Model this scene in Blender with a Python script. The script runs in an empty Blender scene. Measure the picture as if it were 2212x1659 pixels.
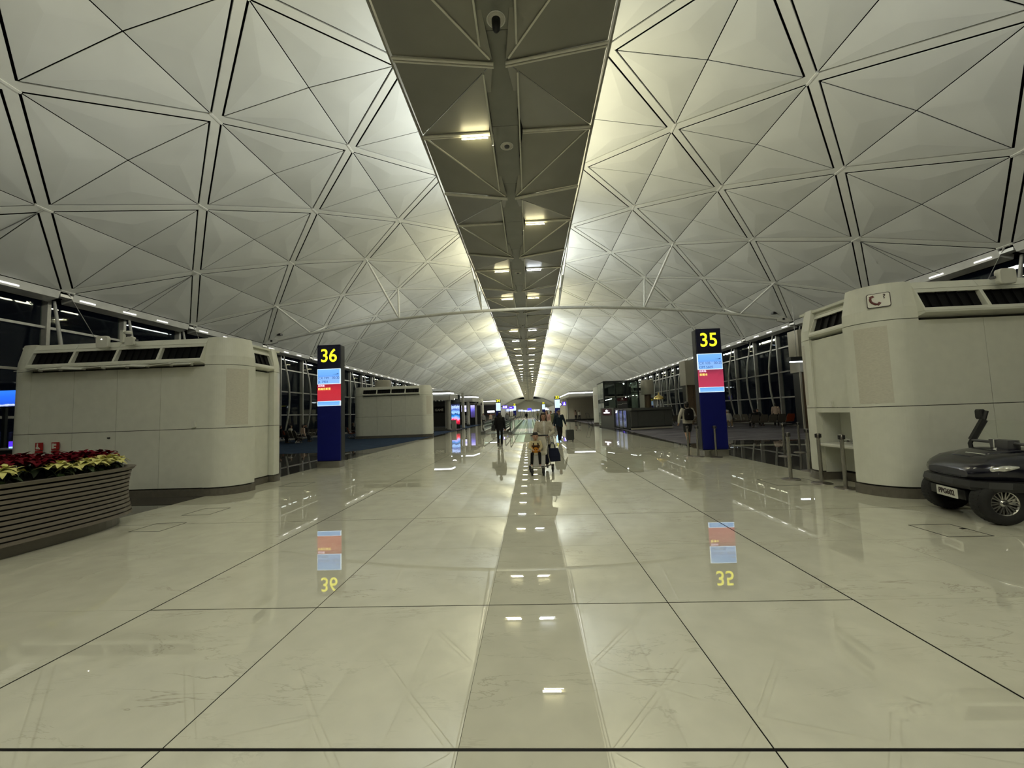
import bpy, bmesh, math, random
from mathutils import Vector, Matrix
random.seed(7)
scn = bpy.context.scene
C = scn.collection
PI = math.pi
R_ = math.radians

# ------------------------------------------------------------------ camera
CAMP = Vector((0.4397, 0.0, 1.6))
yaw, pitch, roll = 0.0419, 0.0724, 0.0345
fw = Vector((-math.sin(yaw)*math.cos(pitch), math.cos(yaw)*math.cos(pitch), math.sin(pitch)))
rt = Vector((math.cos(yaw), math.sin(yaw), 0)); up = rt.cross(fw)
r2 = math.cos(roll)*rt - math.sin(roll)*up
u2 = math.sin(roll)*rt + math.cos(roll)*up
cam = bpy.data.cameras.new('camera'); co = bpy.data.objects.new('camera', cam); C.objects.link(co)
M = Matrix((r2, u2, -fw)).transposed().to_4x4(); M.translation = CAMP
co.matrix_world = M
cam.sensor_fit = 'HORIZONTAL'; cam.sensor_width = 36.0
cam.lens = 879.1/2212*36.0
cam.clip_end = 1000; cam.clip_start = 0.05
scn.camera = co

# ------------------------------------------------------------------ world, exposure
w = bpy.data.worlds.new('night'); scn.world = w; w.use_nodes = True
w.node_tree.nodes['Background'].inputs[0].default_value = (0.004, 0.005, 0.009, 1)
w.node_tree.nodes['Background'].inputs[1].default_value = 0.25
vs = scn.view_settings
vs.view_transform = 'Standard'; vs.look = 'None'; vs.gamma = 1.0; vs.use_curve_mapping = False
vs.exposure = 0.50
scn.cycles.max_bounces = 6; scn.cycles.diffuse_bounces = 4; scn.cycles.glossy_bounces = 4
scn.cycles.transmission_bounces = 4; scn.cycles.transparent_max_bounces = 8
scn.cycles.use_adaptive_sampling = True; scn.cycles.adaptive_threshold = 0.06; scn.cycles.adaptive_min_samples = 24
scn.cycles.caustics_reflective = False; scn.cycles.caustics_refractive = False

# ------------------------------------------------------------------ geometry of the vault
XK = [3.47, 6.62, 9.84, 12.92, 15.85, 18.69]
ZK = [13.42, 12.82, 11.93, 10.65, 9.11, 7.29]
NY0, NDY = 12.70, 3.184
def YJ(j): return NY0 + NDY*j
JMAX = 92

# ------------------------------------------------------------------ area lights hidden above the spine reflector
def area(name, loc, direction, sx, sy, power, col, spread=PI):
    l = bpy.data.lights.new(name, 'AREA'); l.shape = 'RECTANGLE'; l.size = sx; l.size_y = sy
    l.energy = power; l.color = col; l.spread = spread
    o = bpy.data.objects.new(name, l); C.objects.link(o); o.location = loc
    o.rotation_euler = Vector(direction).to_track_quat('-Z', 'Y').to_euler()
    return o
WARM = (1.0, 0.95, 0.68); COOL = (0.93, 0.97, 0.93); EAVE = (0.95, 0.97, 1.0)
SPINE_W = 315.0
for j in range(-20, JMAX-4, 4):
    y = YJ(j+1)
    for s in (-1, 1):
        wc = WARM if ((j//4) + (0 if s < 0 else 1)) % 2 else COOL
        area('spine_lamp', (s*1.0, y, 11.55), (s, 0, -0.10), 9.0, 0.25, SPINE_W*(1.8 if y > 45 else 1.0)*random.uniform(.85, 1.15), wc)
# metal-halide uplighters standing on the service pods
UP_W = 42.0
for (x, y) in ((-9.0, 10.2), (9.2, 8.4), (-10.4, 33.0), (10.0, 47.0), (-10.5, 64.0), (10.2, -8.0), (-10.2, -8.0), (10, 80.0), (-10, 95.0), (10, 120.), (-10, 140.), (10, 160.)):
    s = 1 if x > 0 else -1
    area('pod_uplight', (x, y, 3.9 if y < 20 else 4.6), (0.10*s, 0.05, 1), 1.2, 1.2, UP_W, (0.97, 0.98, 0.93), R_(150))

# downlights beside the cross bars of the spine: which bar ends are lit (bay -> side -> colour)
LIT = {0: {-1: 'w'}, 2: {1: 'w'}, 4: {-1: 'w', 1: 'c'}, 6: {-1: 'w', 1: 'w'}, 8: {}}
_r = random.Random(3)
for j in range(-20, JMAX, 2):
    if j not in LIT: LIT[j] = {s: _r.choice(['w', 'w', 'w', 'c', 'w']) for s in (-1, 1)} if j != -2 else {}
BAR_W = 95.0
for j in list(range(-20, 30, 2))+list(range(30, JMAX-2, 4)):
    for s, k in LIT[j].items():
        area('bar_downlight', (s*0.95, YJ(j)-0.09, 10.70), (0, 0, -1), 0.8, 0.14, BAR_W*(2.2 if j >= 30 else 1), WARM if k == 'w' else (0.9, 0.95, 1.0), R_(165))

# ------------------------------------------------------------------ materials
MATS = {}
def mat(name, col, rough=0.5, metal=0.0, vary=0.06, scale=6.0, bump=0.0, bscale=None, emit=None, estr=0.0, spec=0.5, coat=0.0, stretch=None):
    m = bpy.data.materials.new(name); m.use_nodes = True
    nt = m.node_tree; b = nt.nodes['Principled BSDF']
    b.inputs['Roughness'].default_value = rough; b.inputs['Metallic'].default_value = metal
    b.inputs['Specular IOR Level'].default_value = spec
    b.inputs['Coat Weight'].default_value = coat
    c = (*col, 1)
    b.inputs['Base Color'].default_value = c
    if vary or bump:
        tc = nt.nodes.new('ShaderNodeTexCoord'); n = nt.nodes.new('ShaderNodeTexNoise')
        n.inputs['Scale'].default_value = scale; n.inputs['Detail'].default_value = 3
        src = tc.outputs['Object']
        if stretch:
            mp = nt.nodes.new('ShaderNodeMapping'); mp.inputs['Scale'].default_value = stretch
            nt.links.new(src, mp.inputs['Vector']); src = mp.outputs['Vector']
        nt.links.new(src, n.inputs['Vector'])
        if vary:
            r = nt.nodes.new('ShaderNodeValToRGB')
            r.color_ramp.elements[0].position = 0.3; r.color_ramp.elements[1].position = 0.7
            r.color_ramp.elements[0].color = (*[v*(1-vary) for v in col], 1)
            r.color_ramp.elements[1].color = (*[min(1, v*(1+vary)) for v in col], 1)
            nt.links.new(n.outputs['Fac'], r.inputs['Fac']); nt.links.new(r.outputs['Color'], b.inputs['Base Color'])
        if bump:
            n2 = n
            if bscale:
                n2 = nt.nodes.new('ShaderNodeTexNoise'); n2.inputs['Scale'].default_value = bscale
                nt.links.new(src, n2.inputs['Vector'])
            bp = nt.nodes.new('ShaderNodeBump'); bp.inputs['Strength'].default_value = bump; bp.inputs['Distance'].default_value = 0.06 if name == 'vault_panel' else 0.02
            nt.links.new(n2.outputs['Fac'], bp.inputs['Height']); nt.links.new(bp.outputs['Normal'], b.inputs['Normal'])
    if emit:
        b.inputs['Emission Color'].default_value = (*emit, 1); b.inputs['Emission Strength'].default_value = estr
    MATS[name] = m
    return m

def ramp_screen(name, stops, strength, axis='Z', noise=0.0, nscale=4.0):
    """a lit display: colours run along one axis of the object, broken up by noise"""
    m = bpy.data.materials.new(name); m.use_nodes = True; nt = m.node_tree; b = nt.nodes['Principled BSDF']
    tc = nt.nodes.new('ShaderNodeTexCoord'); sp = nt.nodes.new('ShaderNodeSeparateXYZ')
    nt.links.new(tc.outputs['Generated'], sp.inputs[0])
    val = sp.outputs[axis]
    if noise:
        n = nt.nodes.new('ShaderNodeTexNoise'); n.inputs['Scale'].default_value = nscale; n.inputs['Detail'].default_value = 4
        n.inputs['Distortion'].default_value = 1.5
        nt.links.new(tc.outputs['Generated'], n.inputs['Vector'])
        a = nt.nodes.new('ShaderNodeMath'); a.operation = 'MULTIPLY_ADD'
        nt.links.new(n.outputs['Fac'], a.inputs[0]); a.inputs[1].default_value = noise
        a2 = nt.nodes.new('ShaderNodeMath'); a2.operation = 'SUBTRACT'; nt.links.new(val, a2.inputs[0]); a2.inputs[1].default_value = noise*0.5
        nt.links.new(a2.outputs[0], a.inputs[2]); val = a.outputs[0]
    r = nt.nodes.new('ShaderNodeValToRGB'); cr = r.color_ramp
    while len(cr.elements) > 1: cr.elements.remove(cr.elements[-1])
    cr.elements[0].position = stops[0][0]; cr.elements[0].color = (*stops[0][1], 1)
    for p_, c_ in stops[1:]:
        e = cr.elements.new(p_); e.color = (*c_, 1)
    nt.links.new(val, r.inputs['Fac'])
    b.inputs['Base Color'].default_value = (0.01, 0.01, 0.012, 1); b.inputs['Roughness'].default_value = 0.25
    nt.links.new(r.outputs['Color'], b.inputs['Emission Color']); b.inputs['Emission Strength'].default_value = strength
    MATS[name] = m
    return m

def glass_mat(name, tint=(0.9, 0.95, 0.93), refl=1.0):
    m = bpy.data.materials.new(name); m.use_nodes = True; nt = m.node_tree
    for n in list(nt.nodes): nt.nodes.remove(n)
    o = nt.nodes.new('ShaderNodeOutputMaterial'); mx = nt.nodes.new('ShaderNodeMixShader')
    tr = nt.nodes.new('ShaderNodeBsdfTransparent'); gl = nt.nodes.new('ShaderNodeBsdfGlossy'); fr = nt.nodes.new('ShaderNodeFresnel')
    tr.inputs[0].default_value = (*tint, 1); gl.inputs['Roughness'].default_value = 0.02
    gl.inputs['Color'].default_value = (refl, refl, refl, 1); ge = nt.nodes.new('ShaderNodeNewGeometry'); ma = nt.nodes.new('ShaderNodeMath'); ma.operation = 'MULTIPLY_ADD'
    ma.inputs[1].default_value = 1/1.5-1.5; ma.inputs[2].default_value = 1.5      # a thin pane: the exit face refracts back out
    nt.links.new(ge.outputs['Backfacing'], ma.inputs[0]); nt.links.new(ma.outputs[0], fr.inputs['IOR'])
    nt.links.new(fr.outputs[0], mx.inputs[0]); nt.links.new(tr.outputs[0], mx.inputs[1]); nt.links.new(gl.outputs[0], mx.inputs[2])
    nt.links.new(mx.outputs[0], o.inputs['Surface'])
    MATS[name] = m
    return m

# vault cladding: off-white perforated metal with soft buckles
mat('vault_panel', (0.71, 0.72, 0.68), 0.55, 0.0, 0.05, 0.5, 0.55, 0.75, spec=0.35)
mat('vault_beam', (0.74, 0.745, 0.69), 0.5, 0.0, 0.03, 2.0, spec=0.35)
mat('vault_edge', (0.80, 0.80, 0.75), 0.4)
mat('void_black', (0.006, 0.006, 0.006), 0.9, spec=0.1, vary=0)
mat('spine_panel', (0.25, 0.243, 0.20), 0.40, 0.12, 0.05, 1.0)
mat('spine_duct', (0.20, 0.20, 0.165), 0.5, 0.1, 0.05, 2.0)
mat('spine_flange', (0.60, 0.59, 0.50), 0.45)
mat('spine_bar', (0.66, 0.64, 0.54), 0.35)
mat('lamp_warm', (1, .95, .7), 0.5, vary=0, emit=(1.0, 0.90, 0.52), estr=34.0)
mat('lamp_cool', (1, 1, 1), 0.5, vary=0, emit=(0.86, 0.92, 1.0), estr=28.0)
mat('eave_metal', (0.68, 0.68, 0.66), 0.38, 0.25, 0.08, 3.0)
mat('eave_glow', (1, 1, 1), 0.5, vary=0, emit=(1, 0.97, 0.92), estr=1.1)
mat('steel_white', (0.70, 0.70, 0.66), 0.4)
mat('steel_grey', (0.46, 0.46, 0.43), 0.4, 0.1)
mat('cable', (0.35, 0.35, 0.34), 0.3, 0.8, vary=0)
mat('pod_white', (0.70, 0.705, 0.63), 0.42, 0.0, 0.035, 5.0, spec=0.4)
mat('pod_shadow_gap', (0.05, 0.05, 0.045), 0.8, vary=0)
mat('perforated', (0.60, 0.58, 0.50), 0.55, 0.0, 0.07, 25.0, stretch=(1, 1, 3))
mat('louvre_black', (0.006, 0.006, 0.0065), 0.6, 0.0, vary=0, spec=0.15)
mat('plinth_stone', (0.145, 0.132, 0.108), 0.28, 0.0, 0.12, 12.0)
mat('stainless', (0.40, 0.385, 0.35), 0.27, 0.9, 0.06, 30.0, stretch=(1, 1, .1))
mat('stainless_dark', (0.24, 0.22, 0.20), 0.3, 0.9, 0.06, 20.0)
mat('sign_navy', (0.005, 0.009, 0.15), 0.5, vary=0.03, spec=0.2)
mat('sign_face_dark', (0.008, 0.009, 0.04), 0.25, vary=0)
mat('sign_black', (0.016, 0.017, 0.015), 0.4, vary=0.1)
mat('digit_yellow', (0.9, 0.85, 0.05), 0.5, vary=0, emit=(1.0, 0.93, 0.02), estr=0.95)
mat('screen_frame', (0.7, 0.8, 1.0), 0.5, vary=0, emit=(0.66, 0.82, 1.0), estr=0.78)
mat('screen_text', (0.02, 0.05, 0.16), 0.5, vary=0, emit=(0.03, 0.085, 0.25), estr=0.9)
mat('screen_white', (1, 1, 1), 0.5, vary=0, emit=(0.95, 0.72, 1.0), estr=0.95)
mat('screen_yellow', (1, 1, .3), 0.5, vary=0, emit=(1.0, 0.80, 0.16), estr=0.95)
mat('fire_red', (0.36, 0.02, 0.02), 0.4, vary=0)
mat('sign_white', (0.72, 0.71, 0.64), 0.4, vary=0)
mat('sign_dark_ink', (0.03, 0.015, 0.015), 0.5, vary=0)
mat('phone_maroon', (0.12, 0.02, 0.02), 0.5, vary=0)
mat('white_plastic', (0.66, 0.66, 0.60), 0.4, vary=0.02)
mat('planter_slat', (0.150, 0.130, 0.104), 0.45, 0.0, 0.12, 8.0, stretch=(1, 1, 6))
mat('planter_core', (0.012, 0.010, 0.009), 0.8, vary=0)
mat('planter_plinth', (0.17, 0.158, 0.135), 0.3, 0.5, 0.06, 8.0)
mat('soil', (0.012, 0.010, 0.007), 0.95, 0, 0.4, 30.0, 0.8)
mat('leaf_cream', (0.62, 0.59, 0.21), 0.6, 0, 0.16, 14.0, spec=0.2)
mat('leaf_red', (0.115, 0.004, 0.010), 0.7, 0, 0.3, 14.0, spec=0.08)
mat('leaf_green', (0.020, 0.040, 0.010), 0.5, 0, 0.35, 14.0)
mat('buggy_navy', (0.006, 0.006, 0.014), 0.22, 0.0, 0.0, coat=0.25)
mat('rubber', (0.010, 0.010, 0.010), 0.75, 0, 0.2, 30.0)
mat('black_plastic', (0.014, 0.014, 0.014), 0.5, vary=0.1)
mat('grey_plastic', (0.10, 0.10, 0.105), 0.5, vary=0.05)
mat('alloy', (0.62, 0.61, 0.57), 0.22, 0.9, vary=0)
mat('headlamp', (0.62, 0.62, 0.58), 0.12, 0.45, 0.35, 30.0)
mat('plate_white', (0.62, 0.62, 0.56), 0.4, vary=0)
glass_mat('pane_glass', (0.72, 0.78, 0.77), 0.42)
glass_mat('clear_glass', (0.86, 0.93, 0.90))
glass_mat('windscreen_glass', (0.94, 0.955, 0.935))
glass_mat('green_glass', (0.76, 0.86, 0.81))
mat('screen_off', (0.004, 0.004, 0.005), 0.1, vary=0)
mat('skin', (0.36, 0.20, 0.135), 0.5, 0, 0.05, 20)
mat('skin_pale', (0.45, 0.27, 0.19), 0.5, 0, 0.05, 20)
mat('hair_black', (0.010, 0.008, 0.008), 0.45, 0, 0.3, 60)
mat('hair_brown', (0.035, 0.020, 0.012), 0.5, 0, 0.3, 60)
mat('hair_grey', (0.22, 0.21, 0.20), 0.5, 0, 0.2, 60)
mat('eye_dark', (0.01, 0.008, 0.008), 0.2, vary=0)
mat('lip', (0.27, 0.09, 0.08), 0.5, vary=0)
for nm, c in dict(cloth_cream=(0.46, 0.42, 0.34), cloth_white=(0.62, 0.60, 0.55), cloth_black=(0.008, 0.008, 0.009), cloth_navy=(0.012, 0.015, 0.035),
                  cloth_charcoal=(0.03, 0.032, 0.036), cloth_grey=(0.20, 0.20, 0.20), cloth_olive=(0.115, 0.115, 0.065), cloth_pink=(0.42, 0.26, 0.23),
                  cloth_orange=(0.62, 0.25, 0.03), cloth_brown=(0.05, 0.028, 0.016), cloth_teal=(0.010, 0.018, 0.028), cloth_tan=(0.28, 0.20, 0.12),
                  cloth_butter=(0.58, 0.50, 0.30), cloth_red=(0.22, 0.02, 0.02), cloth_offwhite=(0.50, 0.47, 0.42), cloth_peach=(0.55, 0.42, 0.34), cloth_blue=(0.05, 0.09, 0.2)).items():
    mat(nm, c, 0.85, 0, 0.1, 25.0, 0.25, 18.0, spec=0.2)
mat('shoe_black', (0.008, 0.008, 0.008), 0.5, vary=0)
mat('shoe_white', (0.6, 0.58, 0.54), 0.5, vary=0)
mat('seat_taupe', (0.125, 0.110, 0.088), 0.5, 0, 0.08, 10)
mat('seat_orange', (0.36, 0.065, 0.012), 0.5, 0, 0.08, 10)
mat('wood_clad', (0.17, 0.115, 0.07), 0.45, 0, 0.18, 6.0, stretch=(6, 6, .5))
mat('beige_clad', (0.52, 0.49, 0.40), 0.5, 0, 0.03, 3)
mat('shop_grey', (0.40, 0.39, 0.355), 0.45, 0, 0.04, 3)
mat('shop_dark', (0.020, 0.019, 0.017), 0.35, 0, 0.1, 3)
mat('shop_band', (0.07, 0.072, 0.075), 0.4, vary=0.05)
mat('light_strip', (1, 1, 1), 0.5, vary=0, emit=(0.86, 0.95, 1.0), estr=5.0)
mat('light_small', (1, 1, 1), 0.5, vary=0, emit=(1, 0.97, 0.9), estr=8.0)
mat('counter_grey', (0.105, 0.107, 0.098), 0.38, 0, 0.05, 3)
mat('counter_dark', (0.035, 0.036, 0.034), 0.4, vary=0.05)
mat('frame_dark', (0.018, 0.024, 0.022), 0.35, 0.3, vary=0)
mat('maroon_panel', (0.055, 0.006, 0.012), 0.35, vary=0)
mat('brass', (0.65, 0.50, 0.18), 0.15, 1.0, vary=0)
mat('chrome', (0.7, 0.7, 0.72), 0.08, 1.0, vary=0)
mat('violet_glow', (0.1, 0.05, 0.5), 0.5, vary=0, emit=(0.09, 0.03, 0.75), estr=0.8)
mat('blue_glow', (0.02, 0.02, 0.5), 0.5, vary=0, emit=(0.05, 0.03, 0.9), estr=1.2)
mat('white_glow', (1, 1, 1), 0.5, vary=0, emit=(0.92, 0.93, 1.0), estr=1.6)
mat('pale_blue_glow', (0.6, 0.8, 1), 0.5, vary=0, emit=(0.36, 0.62, 1.0), estr=0.95)
mat('walkway_steel', (0.58, 0.60, 0.56), 0.14, 0.85, 0.08, 4.0, stretch=(20, 1, 1))
mat('suitcase', (0.035, 0.040, 0.038), 0.4, vary=0.05)
ramp_screen('screen_sky', [(0, (0.25, 0.52, 1.0)), (0.46, (0.27, 0.50, 1.0)), (0.5, (0.14, 0.38, 0.92)), (0.62, (0.17, 0.45, 0.98)), (1, (0.20, 0.50, 1.0))], 0.74, 'Z', 0.10, 3.0)
ramp_screen('screen_red', [(0, (0.60, 0.030, 0.050)), (0.6, (0.62, 0.028, 0.045)), (1, (0.42, 0.02, 0.04))], 0.66, 'Z', 0.5, 2.0)
ramp_screen('screen_rose', [(0, (0.60, 0.05, 0.115)), (0.6, (0.52, 0.045, 0.10)), (1, (0.30, 0.03, 0.07))], 0.66, 'Z', 0.5, 2.0)
ramp_screen('screen_blue_band', [(0, (0.26, 0.55, 1.0)), (1, (0.13, 0.42, 0.95))], 0.74, 'Z', 0.6, 3.0)
ramp_screen('advert_blue_red', [(0, (0.02, 0.0, 0.01)), (0.10, (0.45, 0.01, 0.03)), (0.22, (0.85, 0.03, 0.06)), (0.30, (0.45, 0.4, 0.8)), (0.40, (0.02, 0.25, 0.75)), (0.5, (0.01, 0.03, 0.15)), (0.6, (0.3, 0.55, 1.0)), (0.72, (0.02, 0.06, 0.3)), (0.84, (0.45, 0.6, 1.0)), (0.93, (0.01, 0.015, 0.06)), (1, (0.01, 0.012, 0.03))], 1.1, 'Z', 0.30, 5.0)
ramp_screen('advert_lavender', [(0, (0.03, 0.03, 0.08)), (0.15, (0.75, 0.75, 1.0)), (0.5, (0.40, 0.38, 0.85)), (0.75, (0.75, 0.72, 1.0)), (1, (0.85, 0.85, 1.0))], 1.1, 'Z', 0.5, 3.0)
ramp_screen('advert_violet', [(0, (0.03, 0.02, 0.06)), (0.4, (0.06, 0.05, 0.22)), (0.7, (0.18, 0.16, 0.75)), (1, (0.62, 0.58, 1.0))], 1.0, 'Z', 0.35, 4.0)
ramp_screen('monitor_blue', [(0, (0.01, 0.03, 0.2)), (0.08, (0.7, 0.8, 1.0)), (0.16, (0.02, 0.10, 0.65)), (0.6, (0.02, 0.14, 0.85)), (1, (0.03, 0.2, 1.0))], 0.9, 'Z', 0.12, 8.0)
ramp_screen('fridge_glow', [(0, (0.02, 0.02, 0.08)), (0.3, (0.20, 0.20, 0.48)), (0.5, (0.06, 0.06, 0.22)), (0.7, (0.22, 0.22, 0.55)), (1, (0.14, 0.14, 0.42))], 0.75, 'Z', 0.5, 9.0)
ramp_screen('far_glow', [(0, (0.05, 0.06, 0.12)), (0.3, (0.5, 0.6, 0.8)), (0.5, (0.2, 0.22, 0.4)), (0.7, (0.9, 0.95, 1.0)), (1, (0.35, 0.4, 0.6))], 1.3, 'X', 0.6, 12.0)

def stone_mat(name, base, vein, rough=0.0, vein_amt=0.8, sx=0.55, sy=2.1):
    m = bpy.data.materials.new(name); m.use_nodes = True; nt = m.node_tree; b = nt.nodes['Principled BSDF']
    N = nt.nodes.new; L = nt.links.new
    tc = N('ShaderNodeTexCoord'); oi = N('ShaderNodeObjectInfo')
    mp = N('ShaderNodeMapping'); mp.inputs['Scale'].default_value = (sx, sy, 1)
    sc = N('ShaderNodeVectorMath'); sc.operation = 'SCALE'; L(oi.outputs['Random'], sc.inputs['Scale']); sc.inputs[0].default_value = (37, 53, 11)
    ad = N('ShaderNodeVectorMath'); ad.operation = 'ADD'; L(tc.outputs['Object'], ad.inputs[0]); L(sc.outputs[0], ad.inputs[1])
    L(ad.outputs[0], mp.inputs['Vector'])
    n1 = N('ShaderNodeTexNoise'); n1.inputs['Scale'].default_value = 1.5; n1.inputs['Detail'].default_value = 6; n1.inputs['Roughness'].default_value = 0.62; n1.inputs['Distortion'].default_value = 0.6
    L(mp.outputs[0], n1.inputs['Vector'])
    s1 = N('ShaderNodeMath'); s1.operation = 'SUBTRACT'; L(n1.outputs['Fac'], s1.inputs[0]); s1.inputs[1].default_value = 0.5
    a1 = N('ShaderNodeMath'); a1.operation = 'ABSOLUTE'; L(s1.outputs[0], a1.inputs[0])
    mr = N('ShaderNodeMapRange'); mr.inputs['From Min'].default_value = 0.0; mr.inputs['From Max'].default_value = 0.012; mr.inputs['To Min'].default_value = 1; mr.inputs['To Max'].default_value = 0
    L(a1.outputs[0], mr.inputs['Value'])
    n2 = N('ShaderNodeTexNoise'); n2.inputs['Scale'].default_value = 1.1; n2.inputs['Detail'].default_value = 4
    L(ad.outputs[0], n2.inputs['Vector'])
    mr2 = N('ShaderNodeMapRange'); mr2.inputs['From Min'].default_value = 0.48; mr2.inputs['From Max'].default_value = 0.66; L(n2.outputs['Fac'], mr2.inputs['Value'])
    mu = N('ShaderNodeMath'); mu.operation = 'MULTIPLY'; L(mr.outputs[0], mu.inputs[0]); L(mr2.outputs[0], mu.inputs[1])
    mu2 = N('ShaderNodeMath'); mu2.operation = 'MULTIPLY'; L(mu.outputs[0], mu2.inputs[0]); mu2.inputs[1].default_value = vein_amt
    n3 = N('ShaderNodeTexNoise'); n3.inputs['Scale'].default_value = 3.5; n3.inputs['Detail'].default_value = 8; L(ad.outputs[0], n3.inputs['Vector'])
    r3 = N('ShaderNodeValToRGB'); r3.color_ramp.elements[0].position = 0.3; r3.color_ramp.elements[1].position = 0.72
    r3.color_ramp.elements[0].color = (*[v*0.93 for v in base], 1); r3.color_ramp.elements[1].color = (*[min(1, v*1.05) for v in base], 1)
    L(n3.outputs['Fac'], r3.inputs['Fac'])
    mx = N('ShaderNodeMixRGB'); L(mu2.outputs[0], mx.inputs[0]); L(r3.outputs[0], mx.inputs[1]); mx.inputs[2].default_value = (*vein, 1)
    L(mx.outputs[0], b.inputs['Base Color'])
    b.inputs['Roughness'].default_value = rough; b.inputs['IOR'].default_value = 2.4
    # faint waviness of the polish
    n4 = N('ShaderNodeTexNoise'); n4.inputs['Scale'].default_value = 1.3; n4.inputs['Detail'].default_value = 1; L(ad.outputs[0], n4.inputs['Vector'])
    bp = N('ShaderNodeBump'); bp.inputs['Strength'].default_value = 0.004; bp.inputs['Distance'].default_value = 0.02; L(n4.outputs['Fac'], bp.inputs['Height']); L(bp.outputs['Normal'], b.inputs['Normal'])
    MATS[name] = m
    return m
stone_mat('marble', (0.60, 0.588, 0.482), (0.25, 0.22, 0.16), vein_amt=0.55)
stone_mat('granite', (0.085, 0.080, 0.070), (0.05, 0.045, 0.04), 0.0, 0.3)
mat('joint_dark', (0.010, 0.009, 0.008), 0.8, vary=0, spec=0.05)
mat('joint_brass', (0.010, 0.009, 0.009), 0.5, 0.2, vary=0, spec=0.15)

def carpet(name, c0, c1, c2, stretch):
    m = bpy.data.materials.new(name); m.use_nodes = True; nt = m.node_tree; b = nt.nodes['Principled BSDF']
    tc = nt.nodes.new('ShaderNodeTexCoord'); mp = nt.nodes.new('ShaderNodeMapping'); mp.inputs['Scale'].default_value = stretch
    n = nt.nodes.new('ShaderNodeTexNoise'); n.inputs['Scale'].default_value = 1.0; n.inputs['Detail'].default_value = 5; n.inputs['Roughness'].default_value = 0.7
    r = nt.nodes.new('ShaderNodeValToRGB'); r.color_ramp.elements[0].position = 0.34; r.color_ramp.elements[0].color = (*c0, 1)
    r.color_ramp.elements[1].position = 0.66; r.color_ramp.elements[1].color = (*c2, 1); e = r.color_ramp.elements.new(0.5); e.color = (*c1, 1)
    nt.links.new(tc.outputs['Object'], mp.inputs['Vector']); nt.links.new(mp.outputs[0], n.inputs['Vector']); nt.links.new(n.outputs['Fac'], r.inputs['Fac'])
    nt.links.new(r.outputs[0], b.inputs['Base Color']); b.inputs['Roughness'].default_value = 0.95; b.inputs['Specular IOR Level'].default_value = 0.1
    MATS[name] = m
carpet('carpet_blue', (0.016, 0.026, 0.055), (0.026, 0.045, 0.085), (0.040, 0.062, 0.11), (1.2, 4.0, 1))
carpet('carpet_violet', (0.05, 0.047, 0.056), (0.12, 0.114, 0.13), (0.26, 0.245, 0.27), (0.5, 4.5, 1))

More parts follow.
